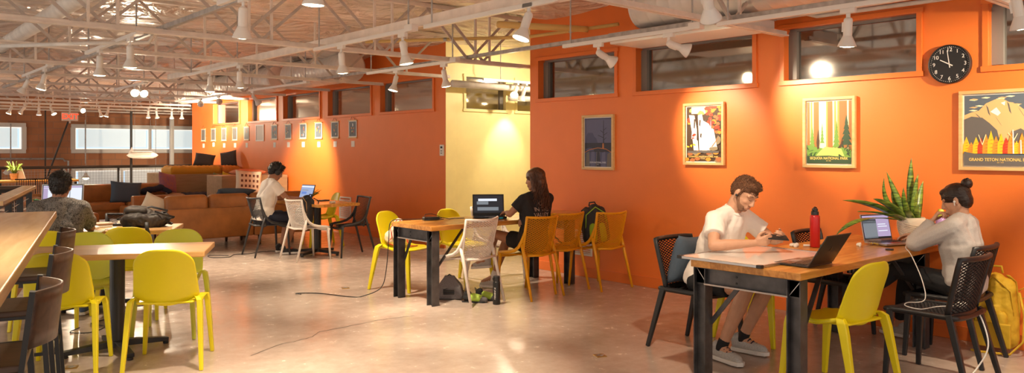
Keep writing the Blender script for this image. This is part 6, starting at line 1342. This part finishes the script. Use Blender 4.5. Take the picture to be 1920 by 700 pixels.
# left table things
def book(label, px, py, sz, m, rz, n=2):
    def f(t):
        for k in range(n): MB().box((.004*k, 0, sz[2]*(k+.5)), (sz[0], sz[1], sz[2]*.94), (0, 0, .05*k)).build('book_cover' if n > 1 else 'cover', m if k == n-1 else M_BLACK, t, bevel=.002)
        MB().box((.004, -.0005, sz[2]*.5), (sz[0]-.008, sz[1]+.001, sz[2]*.7)).build('pages', M_PAPER, t)
    return lie('notebook', label, 'notebook', px, py, .762, f, rz)
book('brown and black notebooks stacked beside the patterned shirt man', 190, 425, (.15, .20, .018), mat('tan_cover', (.30, .17, .08), .6), A3+.5)
book('olive flat notebook under the white mouse', 180, 435, (.12, .17, .006), mat('olive_cover', (.16, .18, .07), .6), A3, 1)
book('dark tablet sized notebook near the brown-black backpack', 222, 430, (.21, .15, .008), mat('black_cover', (.03, .028, .027), .4), A3+.1, 1)
lie('white_pen', 'white pen lying in front of the dark notebook', 'pen', 222, 434.5, .772, lambda t: MB().tube([(-.08, 0, .005), (.08, 0, .005)], .0045, 8).build('barrel', M_WHITEP, t), A3+.1)
lie('computer_mouse', 'white mouse on the olive notebook', 'mouse', 177, 430, .769, lambda t: (MB().ell((0, 0, .014), (.055, .032, .018), 16).build('mouse_shell', M_WHITEP, t, smooth=True), MB().box((.025, 0, .033), (.012, .005, .004)).build('scroll_wheel', M_JAMB, t)), A3+1)
lie('pencil_case', 'small black case with cable on the dark notebook', 'case', 226, 424.5, .772, lambda t: (MB().box((0, 0, .014), (.13, .05, .028)).build('case_shell', M_BLACK, t, bevel=.008), MB().tube([(.06, 0, .03), (.09, .03, .03), (.12, -.02, .02)], .004, 6).build('lead', M_WHITEP, t, smooth=True)), A3)
lie('folded_towel', 'cream folded cloth leaning on the brown-black backpack', 'towel', 246, 416, .80, lambda t: blob(MB().cap((-.10, 0, -.01), (.08, 0, .055), .022).cap((-.08, .03, -.01), (.08, .03, .05), .02), 'cloth', M_CREAM, t, .006, 3, disp=.014), A3)
# far table things
lie('dried_bouquet', 'yellow dried flower bunch on the far pedestal table', 'bouquet', 583, 372, .762, lambda t: [leaf((0, 0, .01), (.1*math.cos(k*2.4), .12*math.sin(k*2.4), .10), ((.10+.03*(k % 3))*math.cos(k*2.4), (.12+.03*(k % 4))*math.sin(k*2.4), .07+.03*(k % 3)), .014, (M_YELC, M_LEAF, M_MUST)[k % 3], t, k, 6, 'petal') for k in range(22)] and None)
lie('wallet', 'dark flat wallet at the far pedestal table edge', 'wallet', 606, 377, .762, lambda t: MB().box((0, 0, .008), (.16, .1, .016)).build('wallet_body', M_BLACK, t, bevel=.003), .3)
lie('paper_pile', 'crumpled papers and wires on the far pedestal table', 'papers', 622, 381, .762, crumple('paper', M_PAPER, .05))
# communal table plant and card
pp = on_y(27, 336, 21.9); t = thing('potted_plant', 'small leafy plant in a tan pot on the far communal table', 'plant', (pp.x, 21.9, .776)); MB().lathe([(.07, 0), (.10, .17), (.09, .17), (.001, .15)], n=18, cap=False).build('pot', M_MAPLE, t)
for k in range(26): a = k*2.4; leaf((0, 0, .14), (.1*math.cos(a), .1*math.sin(a), .34), ((.12+.05*(k % 4))*math.cos(a), (.12+.05*(k % 3))*math.sin(a), .22+.06*(k % 5)), .03, mat('light_leaf', (.25, .38, .06), .5), t, k, 6)
pp = on_y(41, 333, 21.8); tag(MB().poly([(0, -.1, 0), (.0, .12, 0), (0, .12, .28), (0, .0, .28)], (.012, 0, 0)).build('table_sign', M_CREAM, loc=(pp.x, 21.8, .776), rot=(0, 0, .9)), 'cream folded card beside the small leafy plant', 'card')
# floor plant behind man A
t = thing('potted_plant', 'glossy dark green floor plant at the end of the left railing', 'plant', (2.16, 11.5, 0)); MB().lathe([(.10, 0), (.15, .30), (.14, .31), (.001, .28)], n=20, cap=False).build('pot', M_DGREY, t)
for k in range(24): a = k*2.4+.4; h = .62+.33*((k*7) % 5)/5; leaf((.03*math.cos(a), .03*math.sin(a), .28), (.08*math.cos(a), .08*math.sin(a), h), (.26*math.cos(a), .26*math.sin(a), h-.02+.06*math.sin(k)), .055, mat('glossy_dark_leaf', (.025, .09, .03), .3), t, 1.2, 8)
